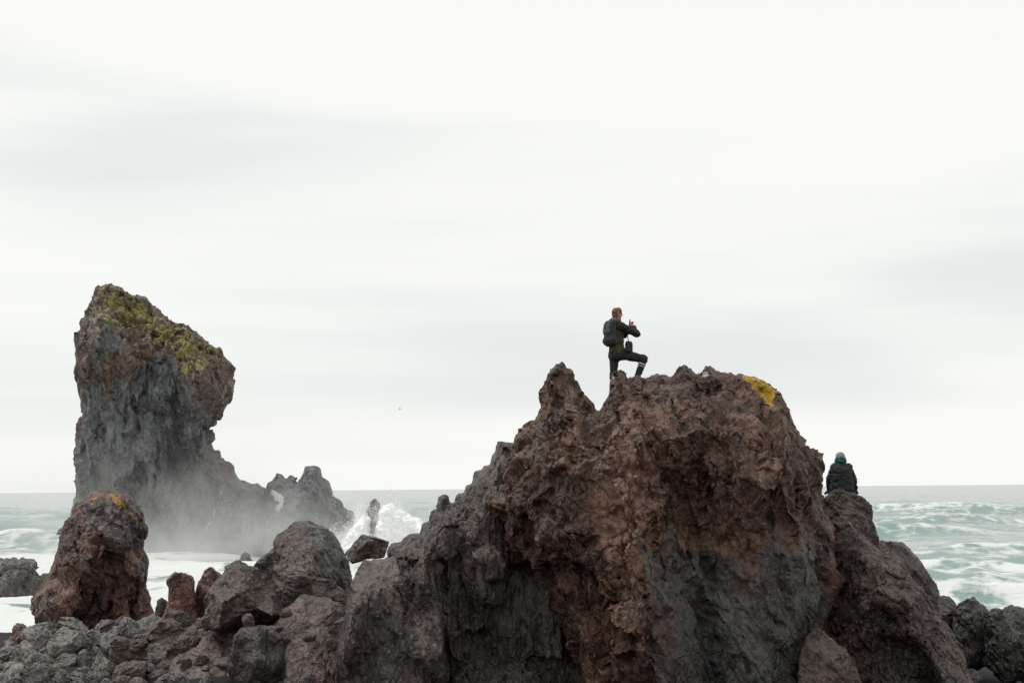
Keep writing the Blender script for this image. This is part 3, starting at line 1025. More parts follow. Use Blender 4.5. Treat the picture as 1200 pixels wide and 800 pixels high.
# grey ribbed slab in front of the columns
relief_rock('ribbed_slab', [(398,BOT),(396,760),(402,735),(408,705),(416,675),(425,660),(437,652),(470,655),(505,672),(512,684),(514,720),(518,750),(526,790),(530,BOT)],
    28.9, M_col, 'broad grey ribbed slab leaning below the perched block, left of the crag', 'rock', planes=15, rim=0.30, keep=0.25, Tf=0.90, Tb=0.9, Rr=0.90, h=0.03, ridges=[([(432,655),(416,700),(404,760),(400,820)], 0.6, 0.5), ([(450,662),(490,680),(513,692),(518,760)], 0.45, 0.35), ([(455,700),(462,780)], 0.25, 0.3)], kind='slab', fs=2.4, seed=21, slope=0.30,
    disp=lambda P, s: mixd((1.0, D_slab(P, s, 0.9, -0.35)), (0.5, D_block(P, s + 1, 1, 0.9))), tone=(1.2, 0.15), greybase=0.35,
    zones=[([(440,655),(500,660),(515,690),(515,760),(465,760),(450,700)], 0.25, 0.06)])

relief_rock('perched_block', [(405,648),(409,643),(415,637),(420,627),(424,625),(434,629),(441,632),(456,634),(454,642),(450,653),(440,654),(428,655),(414,661),(409,656)],
    30.6, M_greybrown, 'flat topped rusty brown block perched alone against the white spray', 'rock', planes=3, rim=0.60, keep=0.25, Tf=0.40, Tb=0.45, Rr=0.10, h=0.014, kind='block', fs=0.61, nz=0.12, seed=31,
    disp=lambda P, s: mixd((1.0, D_block(P, s, 0.55, 0.35))), tone=(1.00, 0.2))

relief_rock('ridge_rock', [(290,700),(297,668),(303,654),(317,647),(320,639),(321,633),(330,624),(338,619),(341,612),(352,613),(361,609),(371,611),(378,619),(383,618),(391,630),(397,634),(401,648),(407,654),(411,674),(420,720),(425,760),(300,760)],
    32.6, M_greybrown, 'peaked brown and grey rock left of the perched block', 'rock', planes=7, rim=0.20, keep=0.25, Tf=1.10, Tb=0.9, Rr=1.00, h=0.03, ridges=[([(355,612),(366,650),(374,690)], 0.6, 0.7), ([(325,640),(338,690)], 0.3, 0.35)], kind='block', fs=1.27, nz=0.25, seed=35, slope=0.2,
    disp=lambda P, s: mixd((1.0, D_block(P, s, 1.0, 0.75)), (0.5, D_column(P, s + 2, 1, 0.3, (0.3, 0.3, 0.8)))), tone=(0.90, 0.25),
    grey=[([(365,605),(400,620),(415,690),(372,690),(366,640)], 0.8, 0.1)],
    zones=[([(330,625),(360,612),(368,650),(372,680),(335,680),(318,660)], 0.3, 0.05)])

relief_rock('ledge_block', [(328,712),(331,684),(336,674),(352,672),(372,676),(390,680),(402,690),(404,704),(390,708),(360,706),(340,712)],
    30.6, M_greybrown, 'long low dark brown block lying below the peaked rock', 'rock', planes=4, rim=0.50, keep=0.25, Tf=0.50, Tb=0.5, Rr=0.2, h=0.02, kind='block', fs=0.84, nz=0.25, seed=38,
    disp=lambda P, s: mixd((1.0, D_block(P, s, 0.7, 0.5))), tone=(0.75, 0.12))

relief_rock('lichened_boulder', [(236,735),(238,700),(243,688),(255,676),(267,661),(276,655),(282,658),(291,659),(303,665),(312,678),(320,686),(331,706),(334,720),(322,728),(300,730),(280,733),(255,740)],
    30.3, M_greybrown, 'big wedge shaped dark grey brown boulder in the middle of the left rubble', 'rock', planes=6, rim=0.20, keep=0.25, Tf=0.90, Tb=0.7, Rr=0.80, h=0.022, ridges=[([(278,658),(262,700),(258,730)], 0.45, 0.5), ([(300,668),(318,715)], 0.25, 0.35)], kind='block', fs=1.50, nz=0.25, seed=41,
    disp=lambda P, s: mixd((1.0, D_block(P, s, 0.55, 1.1)), (0.03, (0.0, fbm(P * 8, 3, 5)))), tone=(0.78, 0.15))

relief_rock('red_upright_rock', [(183,745),(190,722),(196,704),(195,690),(196,677),(204,669),(214,671),(222,673),(228,680),(231,700),(234,745)],
    33.0, M_red, 'smooth upright red rock right of the tall left pillar', 'rock', planes=3, rim=0.40, keep=0.25, Tf=0.50, Tb=0.5, Rr=0.45, h=0.022, kind='block', fs=1.50, nz=0.25, seed=44,
    disp=lambda P, s: mixd((1.0, D_block(P, s, 0.4, 1.0)), (0.02, (0.0, fbm(P * 5, 4, 3)))), tone=(1.20, 0.2))
relief_rock('pointed_red_rock', [(226,740),(229,690),(234,676),(240,666),(246,662),(253,667),(262,678),(268,700),(272,745)],
    33.4, M_red, 'pointed red rock between the upright red rock and the wedge boulder', 'rock', planes=3, rim=0.30, keep=0.25, Tf=0.55, Tb=0.5, Rr=0.45, h=0.024, kind='block', fs=1.35, nz=0.25, seed=45,
    disp=lambda P, s: mixd((1.0, D_block(P, s, 0.6, 0.8))), tone=(1.05, 0.2))
relief_rock('dark_finger_rock', [(180,724),(182,710),(184,702),(190,699),(197,705),(199,724)],
    33.8, M_col, 'small dark finger of rock at the foot of the upright red rock', 'rock', planes=2, rim=0.30, keep=0.25, Tf=0.30, Tb=0.25, Rr=0.2, h=0.02, kind='block', fs=0.68, nz=0.25, seed=46,
    disp=lambda P, s: mixd((1.0, D_block(P, s, 0.5, 0.4))), tone=(0.8, 0.2))
relief_rock('notch_rock', [(285,720),(288,672),(300,658),(312,648),(322,642),(328,650),(331,690),(333,730)],
    31.8, M_greybrown, 'brown shouldered rock between the wedge boulder and the peaked rock', 'rock', planes=4, rim=0.30, keep=0.25, Tf=0.60, Tb=0.6, Rr=0.60, h=0.024, kind='block', fs=1.01, nz=0.25, seed=47,
    disp=lambda P, s: mixd((1.0, D_block(P, s, 0.9, 0.6))), tone=(0.75, 0.2))

# dark cube-like block and slabs of the foreground
relief_rock('dark_square_block', [(266,785),(270,760),(276,740),(284,733),(300,731),(316,733),(328,742),(336,756),(341,775),(342,800),(330,815),(280,815)],
    28.6, M_col, 'dark squarish block with a flat top at the bottom edge of the left rubble', 'rock', planes=5, rim=0.55, keep=0.25, Tf=0.70, Tb=0.7, Rr=0.28, h=0.02, kind='block', fs=1.50, nz=0.25, seed=51,
    disp=lambda P, s: mixd((1.0, D_block(P, s, 0.45, 0.9))), tone=(0.75, 0.12))
relief_rock('stepped_slab', [(296,850),(300,790),(312,748),(322,726),(330,716),(345,702),(356,696),(380,699),(394,704),(404,718),(412,738),(420,780),(424,850)],
    30.2, M_greybrown, 'pale grey brown cracked slab stepping up behind the dark square block', 'rock', planes=9, rim=0.40, keep=0.25, Tf=0.80, Tb=0.7, Rr=0.70, h=0.025, kind='block', fs=1.35, nz=0.25, seed=54, slope=0.75,
    disp=lambda P, s: mixd((1.0, D_block(P, s, 0.8, 0.8)), (0.5, D_slab(P, s + 2, 1.0, 0.9))), tone=(1.05, 0.2), 
    zones=[([(330,745),(380,735),(415,760),(420,850),(330,850)], 0.35, 0.04)])
relief_rock('low_pale_slab', [(186,850),(192,790),(204,764),(222,750),(240,742),(262,730),(284,722),(306,718),(322,724),(332,742),(340,770),(344,850)],
    31.0, M_greybrown, 'pale low slab running below the wedge boulder, left of the dark square block', 'rock', planes=10, rim=0.40, keep=0.25, Tf=0.70, Tb=0.7, Rr=0.70, h=0.025, kind='block', fs=1.17, nz=0.25, seed=55, slope=0.85,
    disp=lambda P, s: mixd((1.0, D_block(P, s, 0.8, 0.7)), (0.5, D_slab(P, s + 2, 1.0, -0.9))), tone=(1.12, 0.2), 
    zones=[([(200,775),(250,765),(290,775),(300,850),(200,850)], 0.3, 0.04), ([(225,750),(255,742),(262,760),(240,770)], 0.15, 0.03)])
relief_rock('cleft_cube_rock', [(126,795),(127,765),(129,752),(140,748),(150,747),(158,752),(166,757),(176,765),(176,790),(160,812),(130,812)],
    30.6, M_greybrown, 'squared rock with one dark cleft face, below the foot of the tall pillar', 'rock', planes=4, rim=0.50, keep=0.25, Tf=0.60, Tb=0.5, Rr=0.2, h=0.018, kind='block', fs=0.93, nz=0.25, seed=57,
    disp=lambda P, s: mixd((1.0, D_block(P, s, 0.7, 0.55))), tone=(0.90, 0.2))

# ------------------------------------------------------------------ tall pillar on the left
relief_rock('sea_pillar', [(40,760),(45,740),(45,731),(40,717),(34,704),(38,698),(46,692),(54,686),(60,671),(67,647),(69,636),(73,624),(76,611),(87,605),(90,591),(96,586),(102,582),(110,579),(120,577),(130,579),(141,578),(153,584),(163,593),(166,600),(165,610),(170,615),(172,622),(170,629),(166,636),(166,645),(171,654),(173,660),(174,668),(171,677),(166,681),(168,686),(173,690),(175,697),(173,705),(166,709),(172,715),(180,722),(180,760)],
    38.0, M_red, 'tall stubby red brown lava pillar with orange lichen on top, lower left', 'rock', Tf=1.35, Tb=1.3, Rr=1.0, h=0.035, ridges=[([(100,585),(92,640),(70,700)], 0.5, 0.8), ([(140,585),(150,660),(150,740)], 0.5, 0.6)], kind='scoria', fs=0.95, seed=61, slope=0.05,
    disp=lambda P, s: mixd((0.62, D_scoria(P, s)), (0.55, D_column(P, s + 1, 1, 0.15, (0.5, 0.5, 1.3)))), tone=(1.0, 0.28),
    zones=[([(118,650),(140,655),(148,700),(140,745),(110,745),(105,700)], -0.35, 0.15), ([(72,660),(118,640),(120,690),(85,740),(50,740)], 0.3, 0.15), ([(150,640),(172,650),(172,680),(155,680)], 0.3, 0.06)],
    grey=[([(85,600),(120,575),(165,590),(160,630),(140,640),(110,625),(85,640)], 0.62, 0.25), ([(152,650),(176,650),(176,680),(155,682)], 0.9, 0.1), ([(34,690),(56,690),(60,760),(34,760)], 0.5, 0.15), ([(60,740),(80,700),(110,690),(120,760),(60,760)], 0.5, 0.15)],
    lichen=[([(119,577),(128,579),(141,590),(139,594),(128,588)], 1.0, 0.06), ([(102,582),(109,580),(110,585),(103,587)], 0.85, 0.04), ([(143,598),(150,600),(152,608),(145,606)], 0.66, 0.05)])
relief_rock('red_shore_rock', [(-30,800),(-8,765),(2,752),(13,742),(15,732),(22,730),(30,731),(36,740),(42,748),(52,760),(50,790),(20,800)],
    34.5, M_red, 'small red rock with a grey cap at the left edge, in front of the water', 'rock', planes=6, rim=0.30, keep=0.25, Tf=0.70, Tb=0.7, Rr=0.60, h=0.025, kind='scoria', fs=1.00, seed=64,
    disp=lambda P, s: mixd((0.7, D_scoria(P, s)), (0.3, D_block(P, s + 2, 1, .5))), grey=[([(12,728),(38,728),(38,742),(14,744)], 0.8, 0.05)], tone=(1.05, 0.3))
relief_rock('rounded_side_rock', [(158,720),(160,700),(164,690),(170,686),(176,690),(179,700),(176,708),(180,716),(190,726),(188,745),(160,750)],
    36.6, M_red, 'rounded reddish rock at the right foot of the tall pillar', 'rock', Tf=0.5, Tb=0.5, Rr=0.3, h=0.025, kind='scoria', fs=1.00, seed=66, cuts=5,
    disp=lambda P, s: mixd((0.5, D_scoria(P, s))), tone=(0.95, 0.2))
relief_rock('smooth_grey_foot', [(30,760),(36,742),(48,738),(66,742),(78,748),(84,770),(60,790),(34,785)],
    36.0, M_col, 'smooth dark grey rock between the tall pillar and the red rock at the left edge', 'rock', planes=4, rim=0.40, keep=0.25, Tf=0.50, Tb=0.5, Rr=0.35, h=0.025, kind='block', fs=1.50, nz=0.25, seed=67, greybase=0.6,
    disp=lambda P, s: mixd((1.0, D_block(P, s, 0.4, 0.9))), tone=(0.85, 0.15))

# ------------------------------------------------------------------ right flank
relief_rock('seat_rock', [(950,BOT),(955,640),(965,600),(966,584),(972,577),(980,574),(990,572),(996,575),(1003,580),(1014,583),(1020,590),(1023,602),(1025,620),(1026,640),(1035,680),(1040,BOT)],
    31.0, M_should, 'blocky dark brown rock that the hooded person sits on, right of the crag', 'rock', planes=6, rim=0.40, keep=0.25, Tf=0.90, Tb=0.9, Rr=0.80, h=0.03, kind='scoria', fs=1.00, seed=71,
    disp=lambda P, s: mixd((0.5, D_scoria(P, s)), (0.6, D_block(P, s + 2, 1, 0.9))), tone=(0.85, 0.2), slope=0.1)
relief_rock('jagged_shoulder', [(955,BOT),(960,690),(966,640),(973,615),(985,612),(998,625),(1012,634),(1026,640),(1046,652),(1058,664),(1066,680),(1082,690),(1093,706),(1098,722),(1112,738),(1118,756),(1126,775),(1140,792),(1140,BOT)],
    29.3, M_should, 'craggy brown shoulder of rubbly lava at the right foot of the crag', 'rock', planes=16, rim=0.25, keep=0.25, Tf=1.20, Tb=1.1, Rr=1.10, h=0.032, ridges=[([(990,620),(1030,680),(1070,730),(1110,790)], 0.7, 0.7), ([(1012,640),(1000,720),(1020,790)], 0.5, 0.5), ([(1050,655),(1075,700),(1090,760)], 0.3, 0.4)], kind='scoria', fs=2.2, nz=0.75, seed=74, slope=0.22,
    disp=lambda P, s: mixd((1.0, D_scoria(P, s, 1.3)), (0.6, D_block(P, s + 2, 1, 0.8))), tone=(1.05, 0.3),
    zones=[([(975,680),(990,660),(1005,700),(1003,750),(985,760),(970,720)], -0.5, 0.1), ([(1030,650),(1060,665),(1075,700),(1050,720),(1020,690)], 0.3, 0.08)],
    grey=[([(1020,740),(1100,740),(1130,800),(1130,BOT),(1000,BOT)], 0.45, 0.3), ([(1000,640),(1040,690),(1020,740),(990,700)], 0.3, 0.2)])
relief_rock('grey_dome_rock', [(1018,740),(1020,650),(1027,633),(1036,631),(1046,632),(1056,635),(1064,641),(1073,650),(1082,660),(1090,671),(1097,684),(1102,698),(1112,730),(1120,780)],
    32.6, M_greybrown, 'smooth grey dome rock with its flank sloping to the sea, right', 'rock', planes=6, rim=0.40, keep=0.25, Tf=0.70, Tb=1.0, Rr=0.8, h=0.03, kind='slab', fs=1.00, seed=77, greybase=0.35,
    disp=lambda P, s: mixd((1.0, D_slab(P, s, 0.45, -0.5)), (0.06, (0.0, fbm(P * 1.2, 4, 7)))), tone=(0.90, 0.12))
relief_rock('tan_boulder', [(930,BOT),(934,800),(936,775),(943,748),(952,736),(958,733),(966,741),(976,752),(990,760),(1001,775),(1012,800),(1020,BOT)],
    26.6, M_tan, 'pale tan rough boulder at the bottom edge, right of the grey slab of the crag', 'rock', planes=6, rim=0.30, keep=0.25, Tf=0.60, Tb=0.6, Rr=0.35, h=0.02, kind='scoria', fs=0.60, seed=80, slope=0.15,
    disp=lambda P, s: mixd((0.55, D_scoria(P, s)), (0.35, D_block(P, s + 2, 1, 0.5))), tone=(0.85, 0.2))
relief_rock('wet_boulder', [(1110,770),(1112,745),(1116,722),(1122,710),(1130,702),(1138,698),(1146,701),(1152,706),(1158,716),(1163,740),(1170,770),(1140,790)],
    31.6, M_reef, 'upright dark wet boulder by the black sand, lower right', 'rock', planes=7, rim=0.30, keep=0.25, Tf=0.60, Tb=0.6, Rr=0.4, h=0.022, kind='scoria', fs=2.0, nz=0.8, seed=83,
    disp=lambda P, s: mixd((0.5, D_scoria(P, s)), (0.5, D_block(P, s + 2, 1, 0.5))), tone=(0.75, 0.25))
relief_rock('wet_boulder', [(1090,750),(1092,710),(1100,697),(1112,698),(1121,706),(1124,720),(1122,760)],
    32.2, M_reef, 'low broken grey rock between the grey dome and the upright wet boulder', 'rock', planes=7, rim=0.30, keep=0.25, Tf=0.60, Tb=0.5, Rr=0.3, h=0.022, kind='block', fs=1.5, nz=0.6, seed=84,
    disp=lambda P, s: mixd((0.8, D_block(P, s + 2, 1, 0.35))), tone=(1.0, 0.3))
relief_rock('wet_boulder', [(1150,780),(1154,735),(1158,714),(1165,711),(1172,713),(1180,722),(1190,735),(1210,745),(1225,790),(1180,800)],
    31.0, M_reef, 'knobbly wet boulder right of the upright one, lower right', 'rock', planes=7, rim=0.30, keep=0.25, Tf=0.60, Tb=0.6, Rr=0.35, h=0.022, kind='scoria', fs=2.0, nz=0.8, seed=85,
    disp=lambda P, s: mixd((0.6, D_scoria(P, s)), (0.6, D_block(P, s + 2, 1, 0.4))), tone=(0.7, 0.25))
relief_rock('wet_boulder', [(1172,760),(1170,724),(1176,712),(1184,708),(1196,710),(1212,716),(1226,730),(1235,770)],
    32.4, M_reef, 'dark humped boulder at the right edge against the sea', 'rock', planes=7, rim=0.30, keep=0.25, Tf=0.60, Tb=0.6, Rr=0.35, h=0.024, kind='scoria', fs=1.00, seed=86,
    disp=lambda P, s: mixd((0.5, D_scoria(P, s)), (0.5, D_block(P, s + 2, 1, 0.5))), tone=(0.85, 0.25))

# ------------------------------------------------------------------ sea stack and what stands in the surf
S = 1.0
STK = [(82,665),(88,620),(90,600),(91,585),(89,562),(94,547),(94,530),(97,510),(102,498),(104,482),(99,470),(96,455),(92,442),(91,433),(93,424),(86,416),(94,408),(92,392),(100,384),(106,374),(107,360),(109,350),(122,340),(135,341),(146,346),(156,350),(165,349),(176,354),(180,362),(192,374),(199,380),(210,384),(220,386),(226,394),(237,396),(244,406),(255,411),(257,419),(268,425),(273,437),(270,441),(273,451),(270,465),(262,475),(256,484),(243,499),(235,505),(244,507),(247,516),(241,521),(245,527),(251,531),(251,538),(265,540),(274,546),(276,557),(278,565),(292,566),(300,570),(310,572),(320,585),(345,600),(380,640),(400,665)]
relief_rock('sea_stack', STK, 142.0, M_stack, 'towering sea stack with a mossy overhanging head, standing in the surf', 'sea stack', Tf=8.5, Tb=7.0, Rr=5.5, moss=True, h=0.15, ridges=[([(122,342),(128,400),(112,450),(105,520)], 2.6, 2.6), ([(176,356),(190,430),(182,500),(188,600)], 2.2, 2.5), ([(226,396),(232,450),(226,510),(240,570)], 2.4, 2.3), ([(150,440),(142,520),(150,620)], 1.5, 1.8)], kind='column', fs=2.9, keep=0.55, cols=(1.5, 6.0, 0.9), seed=90, zfloor=-3.0,
    disp=lambda P, s: mixd((2.3, D_column(P / 3.0, s, 1.0, 0.12, (0.38, 0.4, 1.0))), (2.0, D_scoria(P / 3.2, s + 1))), tone=(1.1, 0.25), rl=1, edge=0.3,
    zones=[([(92,470),(92,440),(110,400),(120,370),(160,380),(185,420),(210,430),(260,440),(275,470),(250,480),(230,470),(220,450),(190,430),(160,430),(140,450),(110,520)], 1.6, 0.8),
           ([(112,395),(128,380),(130,420),(110,460),(98,460)], 1.0, 0.4), ([(222,440),(270,440),(270,470),(245,500),(240,540),(222,560),(215,500)], 1.2, 0.7),
           ([(235,540),(290,560),(340,600),(400,660),(240,660)], 2.0, 1.2)],
    grey=[([(80,670),(80,450),(125,460),(150,440),(185,428),(215,460),(225,480),(228,560),(240,560),(420,600),(420,670)], 1.0, 1.4), ([(100,440),(120,370),(135,400),(115,470)], 0.7, 0.8)],
    white=[([(256,574),(260,576),(252,592),(249,590)], 0.8, 0.35), ([(250,592),(254,596),(243,618),(234,632),(238,618),(246,604)], 0.75, 0.35)],
    lichen=[([(109,345),(135,335),(170,345),(200,375),(262,405),(268,437),(235,447),(205,446),(185,420),(150,405),(125,405),(112,375)], 0.6, 2.4), ([(207,445),(240,430),(240,440),(215,450)], 0.9, 0.4), ([(118,400),(130,400),(125,450),(115,450)], 0.55, 0.5)])
relief_rock('surf_ridge', [(300,668),(305,600),(310,574),(314,565),(319,564),(325,554),(330,555),(335,563),(340,557),(345,558),(349,566),(353,559),(357,549),(362,545),(370,545),(376,550),(377,561),(384,563),(388,572),(388,582),(396,584),(402,588),(403,596),(412,598),(417,606),(418,630),(422,668)],
    136.0, M_stack, 'low jagged grey ridge right of the sea stack with water running off it', 'rock', pa=1.3, pw=1.6, Tf=6, Tb=5, Rr=3.5, h=0.15, ridges=[([(366,548),(360,590),(350,640)], 2.0, 2.2), ([(327,558),(322,600),(330,650)], 1.6, 1.8), ([(389,575),(395,640)], 1.2, 1.6)], kind='block', keep=0.5, edge=0.5, fs=1.5, nz=0.6, seed=93, zfloor=-3.0, greybase=0.9,
    disp=lambda P, s: mixd((1.8, D_block(P / 2.6, s, 1.0, 0.7)), (1.3, D_scoria(P / 3.0, s + 1))), tone=(1.05, 0.2),
    white=[([(315,572),(325,576),(336,580),(332,592),(326,600),(320,598),(328,588),(316,578)], 0.8, 0.3), ([(313,608),(317,610),(312,618)], 0.8, 0.3), ([(297,606),(301,606),(300,630)], 0.7, 0.3)])
relief_rock('surf_pinnacle', [(424,665),(429,620),(431,600),(434,588),(438,583),(443,587),(447,600),(450,625),(456,665)],
    112.0, M_reef, 'small pointed rock rising out of the bursting wave', 'rock', Tf=1.2, Tb=1.2, Rr=0.9, h=0.08, kind='scoria', fs=1.60, seed=95, zfloor=-2.0,
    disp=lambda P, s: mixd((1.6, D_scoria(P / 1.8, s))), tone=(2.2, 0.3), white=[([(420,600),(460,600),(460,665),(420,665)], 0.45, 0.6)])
relief_rock('reef_rock', [(-60,706),(-60,660),(-20,652),(0,656),(12,657),(20,661),(28,655),(40,656),(44,660),(38,670),(44,676),(54,671),(64,674),(68,690),(70,706)],
    80.0, M_reef, 'low dark reef rock awash in foam behind the pillar at the left edge', 'rock', Tf=3.0, Tb=2.2, Rr=1.3, h=0.08, kind='scoria', fs=1.60, seed=97, cuts=8, zfloor=-1.5, slope=0.4,
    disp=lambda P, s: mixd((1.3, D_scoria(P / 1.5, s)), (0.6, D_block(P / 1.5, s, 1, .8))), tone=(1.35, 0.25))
relief_rock('awash_rock', [(268,672),(274,664),(281,654),(286,646),(291,648),(297,660),(302,672)],
    112.0, M_reef, 'thin slanting rock awash below the surf ridge', 'rock', Tf=1.4, Tb=1.2, Rr=0.8, h=0.08, kind='scoria', fs=1.50, seed=98, zfloor=-1.0,
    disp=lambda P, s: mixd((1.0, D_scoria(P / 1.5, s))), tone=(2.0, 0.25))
relief_rock('far_reef_rock', [(65,626),(70,619),(80,612),(92,608),(96,620),(92,630)],
    118.0, M_reef, 'small wave washed rock seen just left of the pillar top', 'rock', Tf=1.0, Tb=1.0, Rr=0.6, h=0.08, kind='scoria', fs=1.50, seed=99, zfloor=-1.0,
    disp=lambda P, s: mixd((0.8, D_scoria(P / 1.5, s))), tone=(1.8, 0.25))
# ------------------------------------------------------------------ ropy lava bed under the rubble
relief_rock('ropy_lava_bed', [(-80,BOT),(-60,800),(-20,790),(10,776),(34,765),(58,756),(78,748),(96,745),(118,743),(136,738),(160,730),(182,722),(205,728),(240,735),(270,730),(300,722),(340,722),(400,730),(420,760),(430,BOT)],
    33.5, M_ropy, 'ropy grey lava bed filling the lower left corner under the loose blocks', 'lava bed', keep=0.6, Tf=1.0, Tb=1.6, Rr=0.7, h=0.04, kind='block', fs=1.00, seed=101, slope=1.5, tone=(1.2, 0.3),
    disp=lambda P, s: mixd((0.9, D_block(P, s, 1, 0.8)), (1.0, D_column(P, s + 2, 1.0, 0.9, (0.16, 0.2, 0.6)))))

relief_rock('fractured_bedrock', [(170,BOT),(172,752),(196,738),(215,735),(240,728),(262,720),(288,712),(325,698),(350,688),(395,688),(430,680),(470,700),(520,760),(530,BOT)],
    32.4, M_greybrown, 'cracked grey brown bedrock with tilted ledges joining the left rocks to the crag', 'bedrock', planes=48, rim=0.4, Tf=0.7, Tb=1.2, Rr=0.6, h=0.035, kind='block', fs=1.3, nz=0.3, seed=111, slope=1.15, tone=(0.95, 0.25),
    disp=lambda P, s: mixd((1.0, D_block(P, s, 1, 0.8)), (0.5, D_slab(P, s + 2, 1.0, 0.8))))


def boulder_mesh(name, seed, mat, res=26, kind='block', tone=0.8):
    """angular boulder about 1 m wide, broken by random planes"""
    rc = np.random.RandomState(seed)
    h = 1.0 / res
    g = np.arange(-0.72, 0.72, h)
    X, Y, Z = np.meshgrid(g, g, g, indexing='ij')
    F = np.sqrt(X * X + Y * Y + Z * Z) - 0.56
    for i in range(8):
        n = rc.randn(3)
        n[2] *= 0.8
        n /= np.linalg.norm(n)
        F = np.maximum(F, X * n[0] + Y * n[1] + Z * n[2] - rc.uniform(0.26, 0.42))
    V, Q = surface_nets(F.astype(np.float32), (g[0],) * 3, h)
    V = relax(V, Q, 1)
    V = facets(V, Q, {'ropy': 'slab', 'scoria': 'scoria'}.get(kind, 'block'), seed, {'ropy': 0.30, 'scoria': 0.3}.get(kind, 0.25))
    N = normals(V, Q)
    if kind == 'ropy':
        c, f = mixd((0.5, D_block(V, seed, 1, 0.5)), (0.75, D_column(V, seed + 1, 1, rc.uniform(-1, 1), (0.10, 0.14, 0.5))))
    elif kind == 'scoria':
        c, f = mixd((0.6, D_scoria(V * 1.5, seed)), (0.2, D_block(V, seed, 1, 0.6)))
    else:
        c, f = D_block(V, seed, 0.55, 0.55)
    V = V + N * (0.3 * c + 0.45 * f)[:, None]
    V[:, 2] -= V[:, 2].min() * 0.8
    n0 = np.zeros(len(V))
    tn = tone + 0.15 * fbm(V * 2, 3, seed)
    return mesh_from(name, V, Q, mat, {'grey': n0 + (rc.rand() * 0.6), 'lichen': n0, 'white': n0, 'tone': tn})


KINDS = [('block', 'lava_block', M_greybrown, 'loose angular grey brown lava block in the rubble left of the crag', 'loose angular blocks in the left rubble', 1.2),
         ('ropy', 'ropy_lava_block', M_ropy, 'loose ropy pale grey lava block in the lower left rubble', 'loose ropy blocks in the left rubble', 1.5),
         ('scoria', 'wet_lava_block', M_reef, 'small loose wet black lava block on the sand at lower right', 'loose wet blocks by the black sand', 0.8)]
protos = {}
for kk, (kd, nm, mt, lb, gr, tn) in enumerate(KINDS):
    protos[kd] = [boulder_mesh(nm, 200 + 10 * kk + i, mt, 26, kd, tn) for i in range(7)]
dg = bpy.context.evaluated_depsgraph_get()
dg.update()
rb = random.Random(21)


def drop_z(x, y):
    """height of whatever lies under (x, y)"""
    hit, loc, nrm, idx, ob, _ = scene.ray_cast(dg, Vector((x, y, 9.0)), Vector((0, 0, -1)))
    return loc.z if hit else 1.8


def put_block(kd, px, py, Y, wpx, flat=0.75, rz=None, tilt=0.35, n=None):
    i = [k[0] for k in KINDS].index(kd)
    _, nm, mt, lb, gr, tn = KINDS[i]
    o = bpy.data.objects.new(nm, protos[kd][rb.randrange(7) if n is None else n])
    COL.objects.link(o)
    p = at(px, py, Y)
    s = wpx * Y / FPX
    zb = drop_z(p.x, Y) if py is None else p.z
    o.location = (p.x, Y, zb)
    o.rotation_euler = (rb.uniform(-tilt, tilt), rb.uniform(-tilt, tilt), rb.uniform(0, 6.28) if rz is None else rz)
    o.scale = (s, s * rb.uniform(0.8, 1.3), s * flat * rb.uniform(0.85, 1.3))
    tag(o, lb, 'rock', gr)
    return o


# blocks lie on the bed: x is scattered, depth steps towards the viewer, the height is where a block dropped there comes to rest
for Y, x0_, x1_, n, smin, smax in ((33.6, 30, 300, 15, 22, 46), (32.6, 0, 420, 18, 20, 50), (31.8, -10, 420, 18, 24, 60), (31.0, -10, 400, 18, 26, 70), (30.2, -10, 400, 18, 24, 66), (29.4, -20, 420, 18, 20, 60), (28.6, -20, 430, 18, 20, 56), (27.9, -20, 440, 16, 16, 50), (29.8, -10, 420, 22, 8, 18)):
    for i in range(n):
        px = x0_ + (x1_ - x0_) * (i + rb.uniform(0.1, 0.9)) / n
        sz = rb.uniform(smin, smax)
        kd = 'ropy' if rb.random() < (0.85 if px < 140 else 0.25) else 'block'
        X_ = at(px, 780, Y).x
        hz = drop_z(X_, Y)
        if px > 215 and sz > 26:
            sz *= 0.45
        sz = min(sz, 46) if rb.random() < 0.3 else min(sz, 30)
        ypx = 572 + (6.0 - hz) * FPX / Y
        if ypx < 716 + (12 if px < 200 else 0):          # never perch a loose block on one of the big rocks
            continue
        o = put_block(kd, px, 780, Y, sz, flat=rb.uniform(0.55, 0.85))
        o.location.z = hz - 0.26 * o.scale.z
# blocks by the black sand, lower right
for px, Y, sz in ((1075, 30.0, 26), (1092, 29.6, 22), (1108, 29.4, 20), (1120, 29.3, 16), (1131, 30.2, 30), (1144, 30.0, 14), (1100, 28.8, 15), (1083, 28.6, 22), (1064, 28.9, 20), (1112, 28.6, 12), (1150, 30.3, 10), (1163, 30.1, 8), (1137, 29.4, 9), (1180, 30.0, 9), (1050, 28.4, 18), (1126, 28.7, 9), (1192, 30.4, 14)):
    X_ = at(px, 780, Y).x
    hz = drop_z(X_, Y)
    if hz > 3.0:
        continue
    o = put_block('scoria', px, 780, Y, sz)
    o.location.z = hz - 0.15 * o.scale.z

# pieces of blue cloth lying on the rubble
Xc, Yc = at(80, 745, 33.0).x, 33.0
